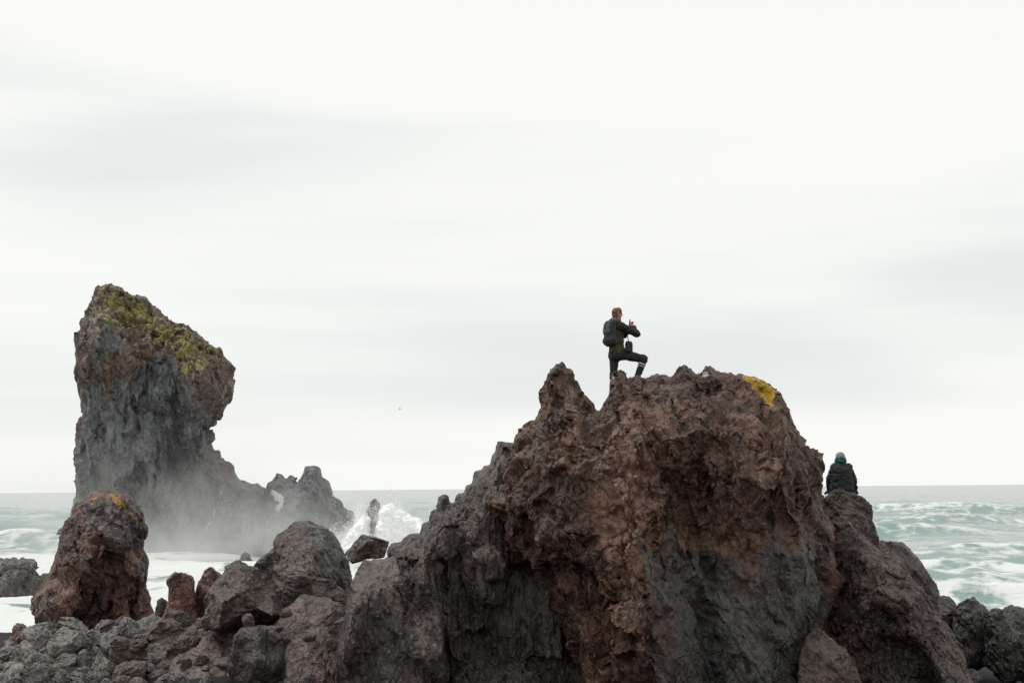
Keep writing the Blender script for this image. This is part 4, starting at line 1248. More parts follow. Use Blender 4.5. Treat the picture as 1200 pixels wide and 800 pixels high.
# crumpled blue rag
gu, gv = np.meshgrid(np.linspace(-1, 1, 40), np.linspace(-1, 1, 30), indexing='ij')
rad_ = np.sqrt(gu ** 2 + gv ** 2)
Pn = np.stack([gu.ravel() * 1.6, gv.ravel() * 1.6, gu.ravel() * 0], 1)
hx = (0.16 * gu * (1 - 0.12 * rad_ ** 2)).ravel()
hy = (0.11 * gv * (1 - 0.12 * rad_ ** 2)).ravel()
hh = (0.075 * np.exp(-1.6 * rad_ ** 2)).ravel() + 0.03 * np.abs(fbm(Pn, 3, 7))
top = np.stack([hx, hy, hh + 0.004], 1)
bot = np.stack([hx, hy, hh * 0.9 - 0.006], 1)
qq = grid_quads(40, 30)
V_ = np.concatenate([top, bot])
nb = 1200
edge_i = [i * 30 for i in range(40)] + [39 * 30 + j for j in range(1, 30)] + [i * 30 + 29 for i in range(38, -1, -1)] + [j for j in range(28, 0, -1)]
side = np.array([(edge_i[k], edge_i[k] + nb, edge_i[(k + 1) % len(edge_i)] + nb, edge_i[(k + 1) % len(edge_i)]) for k in range(len(edge_i))])
M_blue = plain_mat('blue_cloth', (0.012, 0.05, 0.22), 0.7)
rag = obj('blue_cloth', mesh_from('blue_cloth', V_, np.concatenate([qq, qq[:, ::-1] + nb, side[:, ::-1]]), M_blue), None, (Xc, Yc, 0))
rag.location = at(80, 746, 32.4)
dg.update()
rag.location.z = drop_z(rag.location.x, rag.location.y) + 0.01
tag(rag, 'crumpled blue cloth lying on the grey rubble below the tall left pillar', 'cloth')

# ------------------------------------------------------------------ a gull far off over the sea
def bird():
    vs, fs = [], []
    # body: spindle
    prof = [(-0.30, 0.005), (-0.20, 0.035), (-0.05, 0.07), (0.10, 0.075), (0.20, 0.05), (0.25, 0.045), (0.30, 0.02), (0.35, 0.004)]
    for i, (x, r) in enumerate(prof):
        for k in range(8):
            a = k * math.pi / 4
            vs.append((x, r * math.cos(a), r * math.sin(a)))
    for i in range(len(prof) - 1):
        for k in range(8):
            fs.append((i * 8 + k, i * 8 + (k + 1) % 8, i * 8 + 8 + (k + 1) % 8, i * 8 + 8 + k))
    b_ = bpy.data.meshes.new('gull')
    b_.from_pydata(vs, [], fs)
    def wing(s):
        st = [(0.0, 0.10, 0.02, 0.10), (0.18, 0.13, 0.10, 0.09), (0.36, 0.10, 0.16, 0.07), (0.52, 0.02, 0.13, 0.05), (0.68, -0.10, 0.07, 0.02)]
        v, f = [], []
        for y, x, z, c in st:
            v += [(x + c, s * (y + 0.04), z), (x, s * (y + 0.04), z + 0.012), (x - c, s * (y + 0.04), z), (x, s * (y + 0.04), z - 0.006)]
        for i in range(4):
            for k in range(4):
                q = (i * 4 + k, i * 4 + (k + 1) % 4, i * 4 + 4 + (k + 1) % 4, i * 4 + 4 + k)
                f.append(q if s > 0 else q[::-1])
        f += [(16, 17, 18, 19), (3, 2, 1, 0)]
        me = bpy.data.meshes.new('wing')
        me.from_pydata(v, [], f)
        return me
    mg = plain_mat('gull_grey', (0.8, 0.8, 0.8), 0.8, 0.1)
    for q in b_.polygons: q.use_smooth = True
    b_.materials.append(mg)
    g_ = obj('gull', b_)
    for s in (1, -1):
        wm = wing(s)
        wm.materials.append(mg)
        obj('wing', wm, g_)
    return g_


gull = bird()
gull.location = at(469, 479, 170)
gull.scale = (0.65,) * 3
gull.rotation_euler = (R(18), 0, R(200))
tag(gull, 'lone grey gull flying far off in the sky left of the crag', 'bird')

# ------------------------------------------------------------------ spray and mist: real volumes with droplets
def vol_mat(name, build):
    m = bpy.data.materials.new(name)
    m.use_nodes = True
    t = NT(m.node_tree)
    d, colr, an = build(t)
    v = t.n('ShaderNodeVolumePrincipled', Density=d)
    v.inputs['Color'].default_value = (*colr, 1)
    v.inputs['Anisotropy'].default_value = an
    o = t.n('ShaderNodeOutputMaterial')
    t.link(v.outputs[0], o.inputs['Volume'])
    return m


def box_mesh(name, lo, hi, mat):
    me = bpy.data.meshes.new(name)
    v = [(x, y, z) for x in (lo[0], hi[0]) for y in (lo[1], hi[1]) for z in (lo[2], hi[2])]
    f = [(0, 1, 3, 2), (4, 6, 7, 5), (0, 4, 5, 1), (2, 3, 7, 6), (0, 2, 6, 4), (1, 5, 7, 3)]
    me.from_pydata(v, [], f)
    me.materials.append(mat)
    return me


def blob(t, co, c, r):
    a = t.n('ShaderNodeVectorMath', _operation='SUBTRACT')
    t.link(co, a.inputs[0])
    a.inputs[1].default_value = c
    b = t.n('ShaderNodeVectorMath', _operation='DIVIDE')
    t.link(a.outputs[0], b.inputs[0])
    b.inputs[1].default_value = r
    l = t.n('ShaderNodeVectorMath', _operation='LENGTH')
    t.link(b.outputs[0], l.inputs[0])
    return t.math('SUBTRACT', 1.0, l.outputs[1])


SPY = 110.5
sp0 = at(445, 661, SPY)
sp0.z = 0.0


def loc_px(px, py, Y=SPY):
    q = at(px, py, Y) - sp0
    return (q.x, q.y, q.z)


BL = [(loc_px(460, 642), (2.7, 1.9, 4.6)), (loc_px(481, 648), (2.6, 1.6, 3.2)), (loc_px(440, 652), (2.8, 1.7, 3.2)), (loc_px(420, 652), (2.6, 1.5, 3.4)), (loc_px(423, 622), (1.1, 0.9, 2.6)), (loc_px(456, 612), (1.3, 1.0, 2.2)), (loc_px(404, 650), (2.0, 1.3, 2.6))]


def spray_build(t):
    co = t.n('ShaderNodeTexCoord').outputs['Object']
    f = None
    for c, r in BL:
        b = blob(t, co, c, r)
        f = b if f is None else t.math('MAXIMUM', f, b)
    n = t.noise(co, 0.9, 6, 0.68, 0.5)
    n2 = t.noise(co, 3.2, 4, 0.7)
    f = t.math('ADD', f, t.math('MULTIPLY', t.math('SUBTRACT', n, 0.5), 1.3))
    f = t.math('ADD', f, t.math('MULTIPLY', t.math('SUBTRACT', n2, 0.5), 0.6))
    return t.math('MULTIPLY', t.ramp(f, 0.12, 0.6), 1.0), (0.99, 0.99, 0.99), 0.0


M_spray = vol_mat('spray_cloud', spray_build)
pts = []
rn = np.random.RandomState(8)
for c, r in BL:
    k = 5200
    q = rn.randn(k, 3)
    q /= np.linalg.norm(q, axis=1)[:, None]
    q *= (0.35 + 0.85 * rn.rand(k, 1) ** 0.6)
    q[:, 2] = np.abs(q[:, 2]) * 0.85
    keep = fbm(q * 2.4 + np.array(c), 3, 9) > -0.05
    pts.append(q[keep] * np.array(r) + np.array(c) * np.array((1, 1, 1)))
# jets thrown up along rays
for j in range(46):
    c = np.array(loc_px(rn.uniform(400, 490), 655))
    dirn = np.array((rn.uniform(-0.35, 0.5), rn.uniform(-.3, .3), 1.0))
    Lh = rn.uniform(1.0, 3.2) * (1 - abs(c[0] - 0.6) / 6)
    tt = rn.rand(60) ** 0.7
    q = c + dirn * (tt * Lh)[:, None] + rn.randn(60, 3) * (0.05 + 0.13 * tt)[:, None]
    pts.append(q)
pts = np.concatenate(pts)
pts = pts[pts[:, 2] > 0]
sz = 0.008 + 0.018 * rn.rand(len(pts)) ** 4
T4 = np.array([(1, 1, 1), (1, -1, -1), (-1, 1, -1), (-1, -1, 1)], float)
Vt = (pts[:, None, :] + T4[None] * sz[:, None, None]).reshape(-1, 3)
Ft = np.array([(0, 1, 2), (0, 3, 1), (0, 2, 3), (1, 3, 2)])
Qt = (np.arange(len(pts))[:, None, None] * 4 + Ft[None]).reshape(-1, 3)
M_drop = plain_mat('spray_drops', (0.9, 0.9, 0.9), 0.9, 0.02)
M_foam = plain_mat('white_water', (0.95, 0.95, 0.945), 0.9, 0.02, 3, 0.1)
spr = obj('breaking_wave_spray', mesh_from('breaking_wave_spray', Vt, Qt, M_drop), None, sp0)
tag(spr, 'white spray bursting around the small pointed rock in the surf', 'spray', kind='stuff')
core = relief_rock('white_water', [(384,676),(392,654),(400,638),(409,624),(418,612),(427,604),(433,606),(434,622),(438,632),(443,612),(446,598),(451,590),(458,590),(466,596),(476,603),(488,608),(498,616),(504,630),(512,645),(520,676)],
    SPY - 0.2, M_foam, None, None, Tf=1.2, Tb=0.9, Rr=0.8, h=0.07, kind='scoria', fs=0.80, seed=130, zfloor=-0.5, edge=0.9, k=0.8, facet=lambda V, Q, i: V, nz=1.0,
    disp=lambda P, s: mixd((1.2, D_scoria(P / 1.2, s)), (0.8, (0, 0.3 * fbm(P * 1.6, 5, 3, 0.7)))))
for k_ in ('label', 'category'):
    if k_ in core: del core[k_]
core.parent = spr
core.location = core.location - spr.location
sv_ = obj('spray_cloud', box_mesh('spray_cloud', (-5.8, -2.5, 0.05), (5.8, 2.5, 7.2), M_spray), spr)
sv_['kind'] = 'stuff'

# sea mist hanging round the feet of the stack and ridge
mo = Vector((at(222, 640, 128).x, 128.0, 0.0))


def mist_build(t):
    co = t.n('ShaderNodeTexCoord').outputs['Object']
    f = t.math('MAXIMUM', blob(t, co, (0, 0, 0), (18, 17, 15)), 0.0)
    sx_ = t.n('ShaderNodeSeparateXYZ', Vector=co)
    z = t.math('EXPONENT', t.math('MULTIPLY', sx_.outputs[2], -0.26))
    n = t.noise(co, 0.14, 5, 0.6, 0.4)
    d = t.math('MULTIPLY', t.math('MULTIPLY', t.ramp(f, 0.0, 0.45), z), t.ramp(n, 0.36, 0.66))
    return t.math('MULTIPLY', d, 0.125), (0.97, 0.97, 0.96), 0.0


M_mist = vol_mat('sea_mist', mist_build)
mist = obj('sea_mist', box_mesh('sea_mist', (-21, -17, 0.3), (21, 12, 15), M_mist), None, mo)
tag(mist, 'pale mist of spray drifting round the foot of the sea stack', 'mist', kind='stuff')
# ------------------------------------------------------------------ people
def caps_field(caps, h, pad=0.04, k=0.02):
    """smooth union of tapered, optionally flattened capsules -> closed surface"""
    P = np.array([c[i] for c in caps for i in (0, 1)])
    rm = max(max(c[2], c[3]) for c in caps)
    lo, hi = P.min(0) - rm - pad, P.max(0) + rm + pad
    ax = [np.arange(lo[i], hi[i], h) for i in range(3)]
    F = np.full([len(a) for a in ax], 1.0, np.float32)
    for c in caps:
        a, b, ra, rb_ = np.array(c[0], float), np.array(c[1], float), c[2], c[3]
        R_m = max(ra, rb_) + 3 * k + 0.02
        l_, h_ = np.minimum(a, b) - R_m, np.maximum(a, b) + R_m
        sl = tuple(slice(max(0, int((l_[i] - lo[i]) / h)), min(len(ax[i]), int((h_[i] - lo[i]) / h) + 2)) for i in range(3))
        X, Y, Z = np.meshgrid(ax[0][sl[0]], ax[1][sl[1]], ax[2][sl[2]], indexing='ij')
        e = b - a
        wx, wy, wz = X - a[0], Y - a[1], Z - a[2]
        t_ = np.clip((wx * e[0] + wy * e[1] + wz * e[2]) / max((e * e).sum(), 1e-9), 0, 1)
        d = np.sqrt((wx - e[0] * t_) ** 2 + (wy - e[1] * t_) ** 2 + (wz - e[2] * t_) ** 2) - (ra + (rb_ - ra) * t_)
        cur = F[sl]
        hh = np.clip(0.5 + 0.5 * (cur - d) / k, 0, 1)
        F[sl] = cur + (d - cur) * hh - k * hh * (1 - hh)
    return F, lo


def caps_mesh(name, caps, mat, h=0.008, k=0.02, fold=0.0, seed=1, rl=2):
    F, lo = caps_field(caps, h, k=k)
    V, Q = surface_nets(F, lo, h)
    V = relax(V, Q, rl)
    if fold:
        N = normals(V, Q)
        d = fold * (fbm(V * np.array((7, 7, 16)), 3, seed, ridged=True) - 0.5)
        V = V + N * d[:, None]
    return mesh_from(name, V, Q, mat)


M_skin = plain_mat('skin', (0.50, 0.27, 0.20), 0.55, 0.06)
M_hair = plain_mat('brown_hair', (0.19, 0.085, 0.042), 0.7, 0.35, 120)
M_jkt = plain_mat('dark_brown_jacket', (0.026, 0.020, 0.017), 0.8, 0.25, 25)
M_olive = plain_mat('olive_panel', (0.075, 0.064, 0.034), 0.85, 0.3, 22)
M_hood = plain_mat('grey_hood', (0.10, 0.10, 0.10), 0.9, 0.3, 40)
M_trs = plain_mat('charcoal_trousers', (0.035, 0.033, 0.031), 0.85, 0.3, 30)
M_boot = plain_mat('dark_boot', (0.02, 0.019, 0.018), 0.6)
M_white = plain_mat('white_stripe', (0.7, 0.7, 0.68), 0.7, 0.03)
M_pack = plain_mat('grey_backpack', (0.040, 0.043, 0.043), 0.8, 0.35, 30)
M_pack2 = plain_mat('pale_pack_pocket', (0.095, 0.10, 0.098), 0.8, 0.4, 45)
M_blk = plain_mat('black_gear', (0.018, 0.018, 0.019), 0.5, 0.2)

MY = 29.55
man_o = at(720, 466, MY)
PXM = FPX / MY


def mp_(px, py, dy=0.0):
    q = at(px, py, MY + dy) - man_o
    return np.array((q.x, q.y, q.z))


man = bpy.data.objects.new('person', None)
COL.objects.link(man)
man.location = man_o
tag(man, 'man with backpack stepping up on top of the crag and raising his hands', 'person')
fw = np.array((math.cos(R(35)), math.sin(R(35)), 0))
rt = np.array((math.sin(R(35)), -math.cos(R(35)), 0))
up = np.array((0, 0, 1.0))
pel, sp1, che, nk = mp_(723.5, 413), mp_(721.5, 399), mp_(721, 386), mp_(722.5, 376, .02)
hd = mp_(723.2, 367.6, .03)
Lh, Rh = mp_(720, 416, .09), mp_(727, 415, -.08)
Lk, Rk = mp_(719, 440, .10), mp_(754.3, 420.5, -.02)
La, Ra = mp_(718, 462, .05), mp_(746.8, 441.5, .0)
Lt, Rt = La + fw * 0.17 - up * 0.055, Ra + fw * 0.15 - up * 0.05
Ls, Rs = che - rt * 0.17 + up * 0.07, che + rt * 0.17 + up * 0.06
Re, Rw = mp_(746.6, 391.5, -.16), mp_(742.5, 383.0, -.02)
Le, Lw = mp_(731, 393, .34), mp_(739.5, 384, .16)


def hand(w, fwd, side, thumb_up, curl=0.6, s=1.0):
    """palm, four unequal bent fingers and a thumb from the side of the palm"""
    fwd = fwd / np.linalg.norm(fwd)
    side = side - fwd * (side @ fwd)
    side /= np.linalg.norm(side)
    pn = np.cross(fwd, side)
    c = [(w, w + fwd * 0.04 * s, 0.026 * s, 0.030 * s), (w + fwd * 0.05 * s - side * 0.022 * s, w + fwd * 0.07 * s + side * 0.022 * s, 0.019 * s, 0.019 * s)]
    for i, ln in enumerate((0.066, 0.074, 0.069, 0.054)):
        b0 = w + fwd * 0.078 * s + side * (0.030 - 0.020 * i) * s
        d1 = fwd * math.cos(curl) + pn * math.sin(curl)
        d2 = fwd * math.cos(curl * 2.2) + pn * math.sin(curl * 2.2)
        b1 = b0 + d1 * ln * 0.5 * s
        b2 = b1 + d2 * ln * 0.5 * s
        c += [(b0, b1, 0.0100 * s, 0.0090 * s), (b1, b2, 0.0090 * s, 0.0075 * s)]
    t0 = w + fwd * 0.025 * s + side * 0.030 * s
    t1 = t0 + (side * 0.6 + fwd * 0.6 + pn * 0.4) * 0.036 * s
    t2 = t1 + (fwd * 0.9 + pn * 0.5) * 0.028 * s
    c += [(t0, t1, 0.014 * s, 0.011 * s), (t1, t2, 0.011 * s, 0.009 * s)]
    return c


hf = fw * math.cos(0.2) + rt * 0.35            # where the head looks
hf /= np.linalg.norm(hf)
hs = np.cross(hf, up)
headc = [(hd - up * 0.01 - hf * 0.012, hd + up * 0.028 - hf * 0.008, 0.088, 0.092), (hd + hf * 0.035 - up * 0.05, hd + hf * 0.03 + up * 0.02, 0.055, 0.07),
         (hd + hf * 0.055 - up * 0.095, hd + hf * 0.02 - up * 0.075, 0.030, 0.045),
         (hd + hf * 0.098 + up * 0.005, hd + hf * 0.118 - up * 0.028, 0.009, 0.014),
         (hd + hf * 0.094 - up * 0.060 - hs * 0.018, hd + hf * 0.094 - up * 0.060 + hs * 0.018, 0.008, 0.008)]
for s in (1, -1):
    headc.append((hd + hs * s * 0.088 - up * 0.022, hd + hs * s * 0.098 + up * 0.018 - hf * 0.012, 0.010, 0.016))
body = [(pel, sp1, 0.13, 0.125), (sp1, che, 0.125, 0.13), (che, nk, 0.12, 0.06), (nk, hd - up * 0.07, 0.056, 0.054), (Ls, Rs, 0.06, 0.06), (Lh, Rh, 0.09, 0.09),
        (Lh, Lk, 0.078, 0.052), (Lk, La, 0.050, 0.036), (Rh, Rk, 0.078, 0.052), (Rk, Ra, 0.050, 0.036), (La, Lt, 0.036, 0.03), (Ra, Rt, 0.036, 0.03),
        (Ls, Le, 0.048, 0.038), (Le, Lw, 0.038, 0.026), (Rs, Re, 0.048, 0.038), (Re, Rw, 0.038, 0.026)] + headc
body += hand(Rw, (mp_(739.5, 378, 0.03) - Rw), -fw, 1, 0.8) + hand(Lw, (mp_(739, 378.5, .12) - Lw), fw * 0.3 + rt, 1, 0.8)
obj('body', caps_mesh('body', body, M_skin, 0.0065, 0.012), man)
# hair: cap over the skull, short at the back
hair = [(hd + up * 0.035 - hf * 0.018, hd + up * 0.048 + hf * 0.018, 0.095, 0.086), (hd - hf * 0.032 - up * 0.03, hd - hf * 0.02 + up * 0.03, 0.080, 0.092), (hd - hf * 0.055 - up * 0.07, hd - hf * 0.05 - up * 0.03, 0.04, 0.055)]
for s in (1, -1):
    hair.append((hd + hs * s * 0.045 + up * 0.02 - hf * 0.02, hd + hs * s * 0.048 + up * 0.045 + hf * 0.03, 0.048, 0.042))
obj('hair', caps_mesh('hair', hair, M_hair, 0.007, 0.015, 0.004, 3), man)
for s in (1, -1):
    obj('eye', caps_mesh('eye', [(hd + hf * 0.086 + hs * s * 0.032 + up * 0.004, hd + hf * 0.088 + hs * s * 0.032 + up * 0.004, 0.012, 0.012)], M_blk, 0.004, 0.003), man)
# jacket: olive torso, dark shoulders and sleeves, grey hood
tor = [(pel + up * 0.01, sp1, 0.155, 0.150), (sp1, che - up * 0.02, 0.150, 0.155), (sp1 - rt * 0.05, che - rt * 0.06, 0.13, 0.13), (sp1 + rt * 0.05, che + rt * 0.06, 0.13, 0.13), (pel - rt * 0.06, pel + rt * 0.06, 0.135, 0.135)]
obj('jacket', caps_mesh('jacket', tor, M_olive, 0.009, 0.03, 0.012, 5), man)
yoke = [(Ls - up * 0.02, Rs - up * 0.02, 0.095, 0.095), (che + up * 0.03, nk, 0.12, 0.072), (Ls, Le, 0.075, 0.062), (Le, Lw + (Le - Lw) * 0.12, 0.062, 0.046), (Rs, Re, 0.078, 0.064), (Re, Rw + (Re - Rw) * 0.10, 0.063, 0.046)]
obj('sleeves', caps_mesh('sleeves', yoke, M_jkt, 0.009, 0.03, 0.012, 8), man)
hoodc = [(nk - fw * 0.06 - rt * 0.06 + up * 0.01, nk - fw * 0.06 + rt * 0.05 + up * 0.01, 0.052, 0.052), (nk - rt * 0.075 + fw * 0.02, nk - rt * 0.06 - fw * 0.04, 0.045, 0.05), (nk + rt * 0.065 + fw * 0.02, nk + rt * 0.05 - fw * 0.04, 0.042, 0.045)]
obj('hood', caps_mesh('hood', hoodc, M_hood, 0.009, 0.03, 0.010, 9), man)
trc = [(pel - up * 0.02, pel - up * 0.05, 0.14, 0.13), (Lh, Rh, 0.115, 0.115), (Lh, Lk, 0.100, 0.072), (Lk, La + up * 0.03, 0.072, 0.062), (Rh, Rk, 0.105, 0.078), (Rk, Ra + (Rk - Ra) * 0.08, 0.074, 0.060), (pel - fw * 0.05 - up * 0.03, Lh - fw * 0.03, 0.12, 0.10)]
obj('trousers', caps_mesh('trousers', trc, M_trs, 0.009, 0.035, 0.012, 12), man)
q0, q1 = Rk + (Ra - Rk) * 0.22, Rk + (Ra - Rk) * 0.30
for dq in (0.0, 0.13):
    dd_ = (Ra - Rk) * dq
    dirv = (Ra - Rk) / np.linalg.norm(Ra - Rk)
    # a reflective band: thin ring round the shin
    e1 = np.cross(dirv, (0, 1, 0)); e1 /= np.linalg.norm(e1)
    e2 = np.cross(dirv, e1)
    cc = Rk + (Ra - Rk) * 0.24 + dd_
    vr = []
    for j in range(2):
        for kq in range(20):
            a = kq * math.pi / 10
            vr.append(cc + dirv * (0.014 if dq else 0.022) * j + (e1 * math.cos(a) + e2 * math.sin(a)) * 0.088)
    fr = np.array([(kq, (kq + 1) % 20, 20 + (kq + 1) % 20, 20 + kq) for kq in range(20)])
    obj('reflective_band', mesh_from('reflective_band', np.array(vr), fr, M_white), man)
for A0, T0 in ((La, Lt), (Ra, Rt)):
    obj('boot', caps_mesh('boot', [(A0 + up * 0.05, A0 - up * 0.02, 0.052, 0.05), (A0 - fw * 0.05 - up * 0.045, T0 + fw * 0.03, 0.045, 0.040)], M_boot, 0.009, 0.02), man)

# backpack and the camera case hang on him: things of their own
bp = bpy.data.objects.new('backpack', None)
COL.objects.link(bp)
pk = che - fw * 0.175 + rt * 0.05 - up * 0.09
bp.location = man_o + Vector(pk - up * 0.27)
off = pk - up * 0.27
tag(bp, 'worn grey backpack with a pale front pocket on the back of the man', 'backpack')


def sh(lst, o_=None):
    o_ = off if o_ is None else o_
    return [(np.array(a) - o_, np.array(b) - o_, r1, r2) for a, b, r1, r2 in lst]


pc_ = [(pk + rt * s1 * 0.085 - up * 0.19, pk + rt * s1 * 0.07 + up * 0.19, 0.085, 0.075) for s1 in (-1, 1)] + [(pk - up * 0.16 - fw * 0.03, pk + up * 0.12 - fw * 0.03, 0.10, 0.08), (pk - rt * 0.1 - up * 0.15 - fw * .02, pk + rt * 0.1 - up * 0.15 - fw * .02, 0.085, 0.085)]
obj('pack_body', caps_mesh('pack_body', sh(pc_), M_pack, 0.009, 0.03, 0.008, 15), bp)
obj('pocket', caps_mesh('pocket', sh([(pk - fw * 0.085 - rt * 0.05 + up * 0.02, pk - fw * 0.08 - rt * 0.05 + up * 0.15, 0.055, 0.045), (pk - fw * 0.085 + rt * 0.045 + up * 0.02, pk - fw * 0.08 + rt * 0.045 + up * 0.15, 0.055, 0.045)]), M_pack2, 0.008, 0.02, 0.008, 17), bp)
for s1 in (-1, 1):
    a0, a1 = pk + rt * s1 * 0.08 + up * 0.2 + fw * 0.05, che + rt * s1 * 0.12 + up * 0.165
    a2, a3 = che + rt * s1 * 0.12 + fw * 0.15 + up * 0.02, pk + rt * s1 * 0.13 + fw * 0.16 - up * 0.14
    obj('strap', caps_mesh('strap', sh([(a0, a1, 0.018, 0.02), (a1, a2, 0.02, 0.018), (a2, a3, 0.018, 0.014)]), M_blk, 0.008, 0.01), bp)
obj('top_handle', caps_mesh('top_handle', sh([(pk + up * 0.25 - rt * 0.04, pk + up * 0.29, 0.01, 0.01), (pk + up * 0.25 + rt * 0.04, pk + up * 0.29, 0.01, 0.01)]), M_blk, 0.006, 0.008), bp)

cb = bpy.data.objects.new('camera_case', None)
COL.objects.link(cb)
ck = mp_(737.0, 406.5, -.17)
offc = ck - up * 0.11
cb.location = man_o + Vector(offc)
tag(cb, 'small black camera case hanging by its strap in front of the man', 'camera case')
obj('case_body', caps_mesh('case_body', sh([(ck + d1 * 0.035 + d2 * 0.03 - up * 0.075, ck + d1 * 0.035 + d2 * 0.03 + up * 0.06, 0.034, 0.034) for d1 in (fw, -fw) for d2 in (rt, -rt)], offc), M_pack, 0.007, 0.012), cb)
obj('lid', caps_mesh('lid', sh([(ck - fw * 0.045 + up * 0.088, ck + fw * 0.045 + up * 0.088, 0.036, 0.036)], offc), M_blk, 0.007, 0.012), cb)
obj('strap', caps_mesh('strap', sh([(ck + up * 0.11, mp_(735, 393, -.13), 0.010, 0.010), (mp_(735, 393, -.13), nk + fw * 0.05 + rt * 0.05, 0.010, 0.010)], offc), M_blk, 0.006, 0.006), cb)

ph = bpy.data.objects.new('phone', None)
pc0 = mp_(737.8, 378.6, .05)
pm = box_mesh('phone', (-0.006, -0.04, -0.075), (0.006, 0.04, 0.075), M_blk)
ph = obj('phone', pm, None, man_o + Vector(pc0))
ph.rotation_euler = (0, R(8), R(10))
bv = ph.modifiers.new('b', 'BEVEL'); bv.width = 0.005; bv.segments = 2
tag(ph, 'small black phone held upright in both hands by the man on the crag', 'phone')

# --- the hooded person sitting on the rock to the right
SY = 31.15
so_ = at(985.5, 577, SY)
sit = bpy.data.objects.new('person', None)
COL.objects.link(sit)
sit.location = so_
tag(sit, 'person in a black padded jacket and grey hat sitting back turned, facing the sea', 'person')


def sp_(px, py, dy=0.0):
    q = at(px, py, SY + dy) - so_
    return np.array((q.x, q.y, q.z))


hd2 = sp_(984.8, 535.8, .06)
nk2 = sp_(985.3, 542.0, .02)
ch2, be2, pe2 = sp_(986, 552, -.01), sp_(986.5, 563, -.02), sp_(986.5, 573, 0)
s2 = [sp_(977.8, 547.0), sp_(994.4, 547.0)]
e2_ = [sp_(971.6, 561.0, .04), sp_(1000.4, 561.5, .02)]
w2_ = [sp_(971.5, 574.5, .10), sp_(1002.5, 575.5, .08)]
k2_ = [sp_(978.5, 574.5, .44), sp_(993.5, 574.5, .44)]
a2_ = [sp_(979.5, 597, .62), sp_(993.5, 597, .62)]
fy = np.array((0, 1.0, 0))
body2 = [(pe2, be2, 0.12, 0.11), (be2, ch2, 0.105, 0.10), (ch2, nk2, 0.085, 0.05), (nk2, hd2 - up * 0.06, 0.052, 0.05), (s2[0], s2[1], 0.055, 0.055),
         (hd2 - up * 0.0, hd2 + up * 0.02, 0.085, 0.085), (hd2 + fy * 0.04 - up * 0.05, hd2 + fy * 0.03, 0.05, 0.065), (hd2 + fy * 0.1 - up * 0.01, hd2 + fy * 0.115 - up * 0.035, 0.008, 0.013), (hd2 + fy * 0.05 - up * 0.09, hd2 + fy * 0.02 - up * 0.07, 0.028, 0.04)]
for i in (0, 1):
    sg = -1 if i == 0 else 1
    hp = pe2 + np.array((sg * 0.09, 0.03, -0.04))
    body2 += [(s2[i], e2_[i], 0.045, 0.036), (e2_[i], w2_[i], 0.036, 0.025), (hp, k2_[i], 0.08, 0.055), (k2_[i], a2_[i], 0.052, 0.038), (a2_[i], a2_[i] + fy * 0.15 - up * 0.05, 0.036, 0.03)]
    body2 += hand(w2_[i], np.array((sg * 0.5, 0.6, -0.35)), np.array((-sg * 1.0, 0.3, 0)), 1, 0.3)
obj('body', caps_mesh('body', body2, M_skin, 0.007, 0.012), sit)
for s in (-1, 1):
    obj('eye', caps_mesh('eye', [(hd2 + fy * 0.084 + np.array((s * 0.03, 0, 0.0)), hd2 + fy * 0.086 + np.array((s * 0.03, 0, 0.0)), 0.011, 0.011)], M_blk, 0.004, 0.003), sit)
M_black = plain_mat('black_padded_jacket', (0.022, 0.024, 0.026), 0.6, 0.25, 18)
M_hat = plain_mat('grey_wool_hat', (0.24, 0.235, 0.235), 0.95, 0.25, 90)
M_teal = plain_mat('teal_hood', (0.020, 0.105, 0.115), 0.85, 0.3, 30)
F, lo = caps_field([(pe2 - np.array((0.10, 0, -0.02)), ch2 - np.array((0.09, 0, 0)), 0.17, 0.135), (pe2 + np.array((0.10, 0, 0.02)), ch2 + np.array((0.09, 0, 0)), 0.17, 0.135), (pe2, ch2, 0.16, 0.15), (s2[0], s2[1], 0.085, 0.085), (ch2, nk2, 0.13, 0.08)] +
                   [(s2[i], e2_[i], 0.078, 0.066) for i in (0, 1)] + [(e2_[i], w2_[i], 0.066, 0.060) for i in (0, 1)] + [(w2_[i], w2_[i] - up * 0.03, 0.055, 0.05) for i in (0, 1)], 0.009, k=0.018)
V, Q = surface_nets(F, lo, 0.009)
V = relax(V, Q, 2)
N = normals(V, Q)
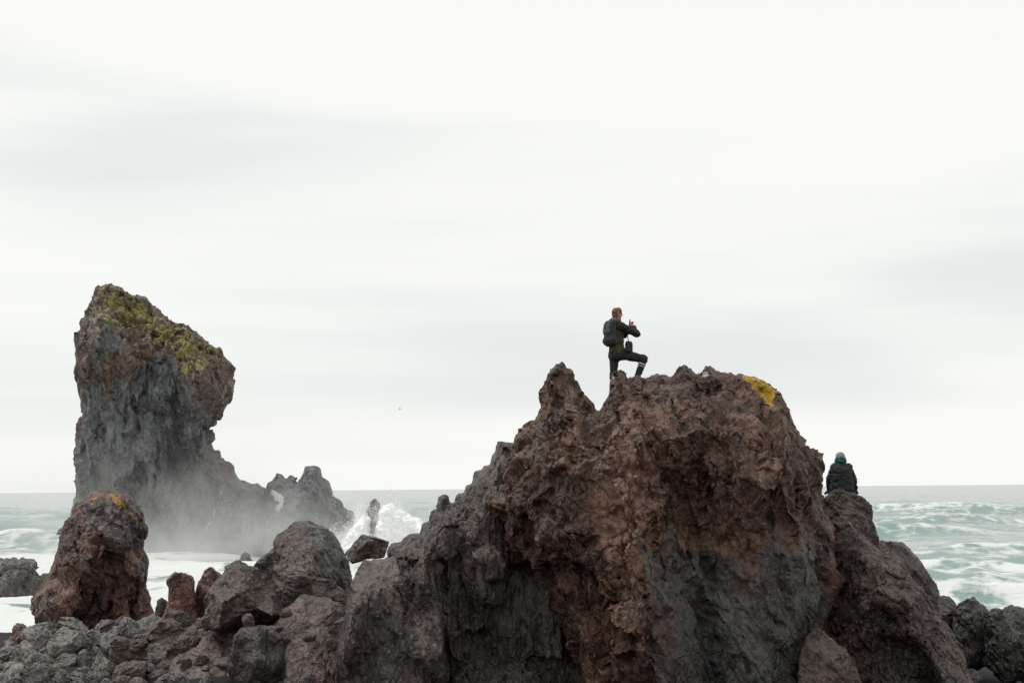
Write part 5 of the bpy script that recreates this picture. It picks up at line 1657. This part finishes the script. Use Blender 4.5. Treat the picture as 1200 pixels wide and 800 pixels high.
seam = -0.0025 * np.exp(-(((V[:, 2] + 0.03 * np.abs(V[:, 0]) + 0.008 * fbm(V * 6, 2, 3)) % 0.115 - 0.05) / 0.012) ** 2)
V = V + N * (seam + 0.014 * (fbm(V * np.array((5, 5, 9)), 3, 4, 0.5, ridged=True) - 0.9))[:, None]
obj('jacket', mesh_from('jacket', V, Q, M_black), sit)
obj('hood', caps_mesh('hood', [(nk2 + np.array((-0.07, 0.01, 0.03)), nk2 + np.array((0.07, 0.01, 0.03)), 0.062, 0.062), (nk2 + np.array((-0.06, 0, 0.075)), nk2 + np.array((0.06, 0, 0.075)), 0.055, 0.052), (nk2 + np.array((0.0, -0.06, 0.045)), nk2 + np.array((0.0, -0.06, 0.08)), 0.062, 0.055)], M_teal, 0.008, 0.02, 0.008, 5), sit)
obj('hat', caps_mesh('hat', [(hd2 + up * 0.01, hd2 + up * 0.035, 0.100, 0.088), (hd2 + up * 0.0 - fy * 0.02, hd2 + up * 0.01 + fy * 0.01, 0.1, 0.098)], M_hat, 0.008, 0.02, 0.003, 6), sit)
obj('trousers', caps_mesh('trousers', [(pe2 + np.array((sg * 0.09, 0.0, -0.03)), k2_[i], 0.115, 0.078) for i, sg in ((0, -1), (1, 1))] + [(k2_[i], a2_[i], 0.072, 0.058) for i in (0, 1)] + [(pe2 - np.array((0.08, 0, .03)), pe2 + np.array((0.08, 0, -.03)), 0.13, 0.13)], M_trs, 0.009, 0.03, 0.01, 4), sit)
for i in (0, 1):
    obj('boot', caps_mesh('boot', [(a2_[i] - up * 0.0, a2_[i] - up * 0.03, 0.052, 0.048), (a2_[i] - up * 0.05 - fy * 0.04, a2_[i] + fy * 0.17 - up * 0.06, 0.042, 0.036)], M_boot, 0.009, 0.02), sit)
# ------------------------------------------------------------------ render settings
scene.view_settings.view_transform = 'Standard'
scene.view_settings.look = 'None'
scene.view_settings.exposure = 0.0
scene.view_settings.gamma = 1.0
scene.view_settings.use_curve_mapping = False
scene.render.engine = 'CYCLES'
scene.cycles.use_denoising = True
scene.cycles.max_bounces = 10
scene.cycles.diffuse_bounces = 4
scene.cycles.volume_bounces = 8
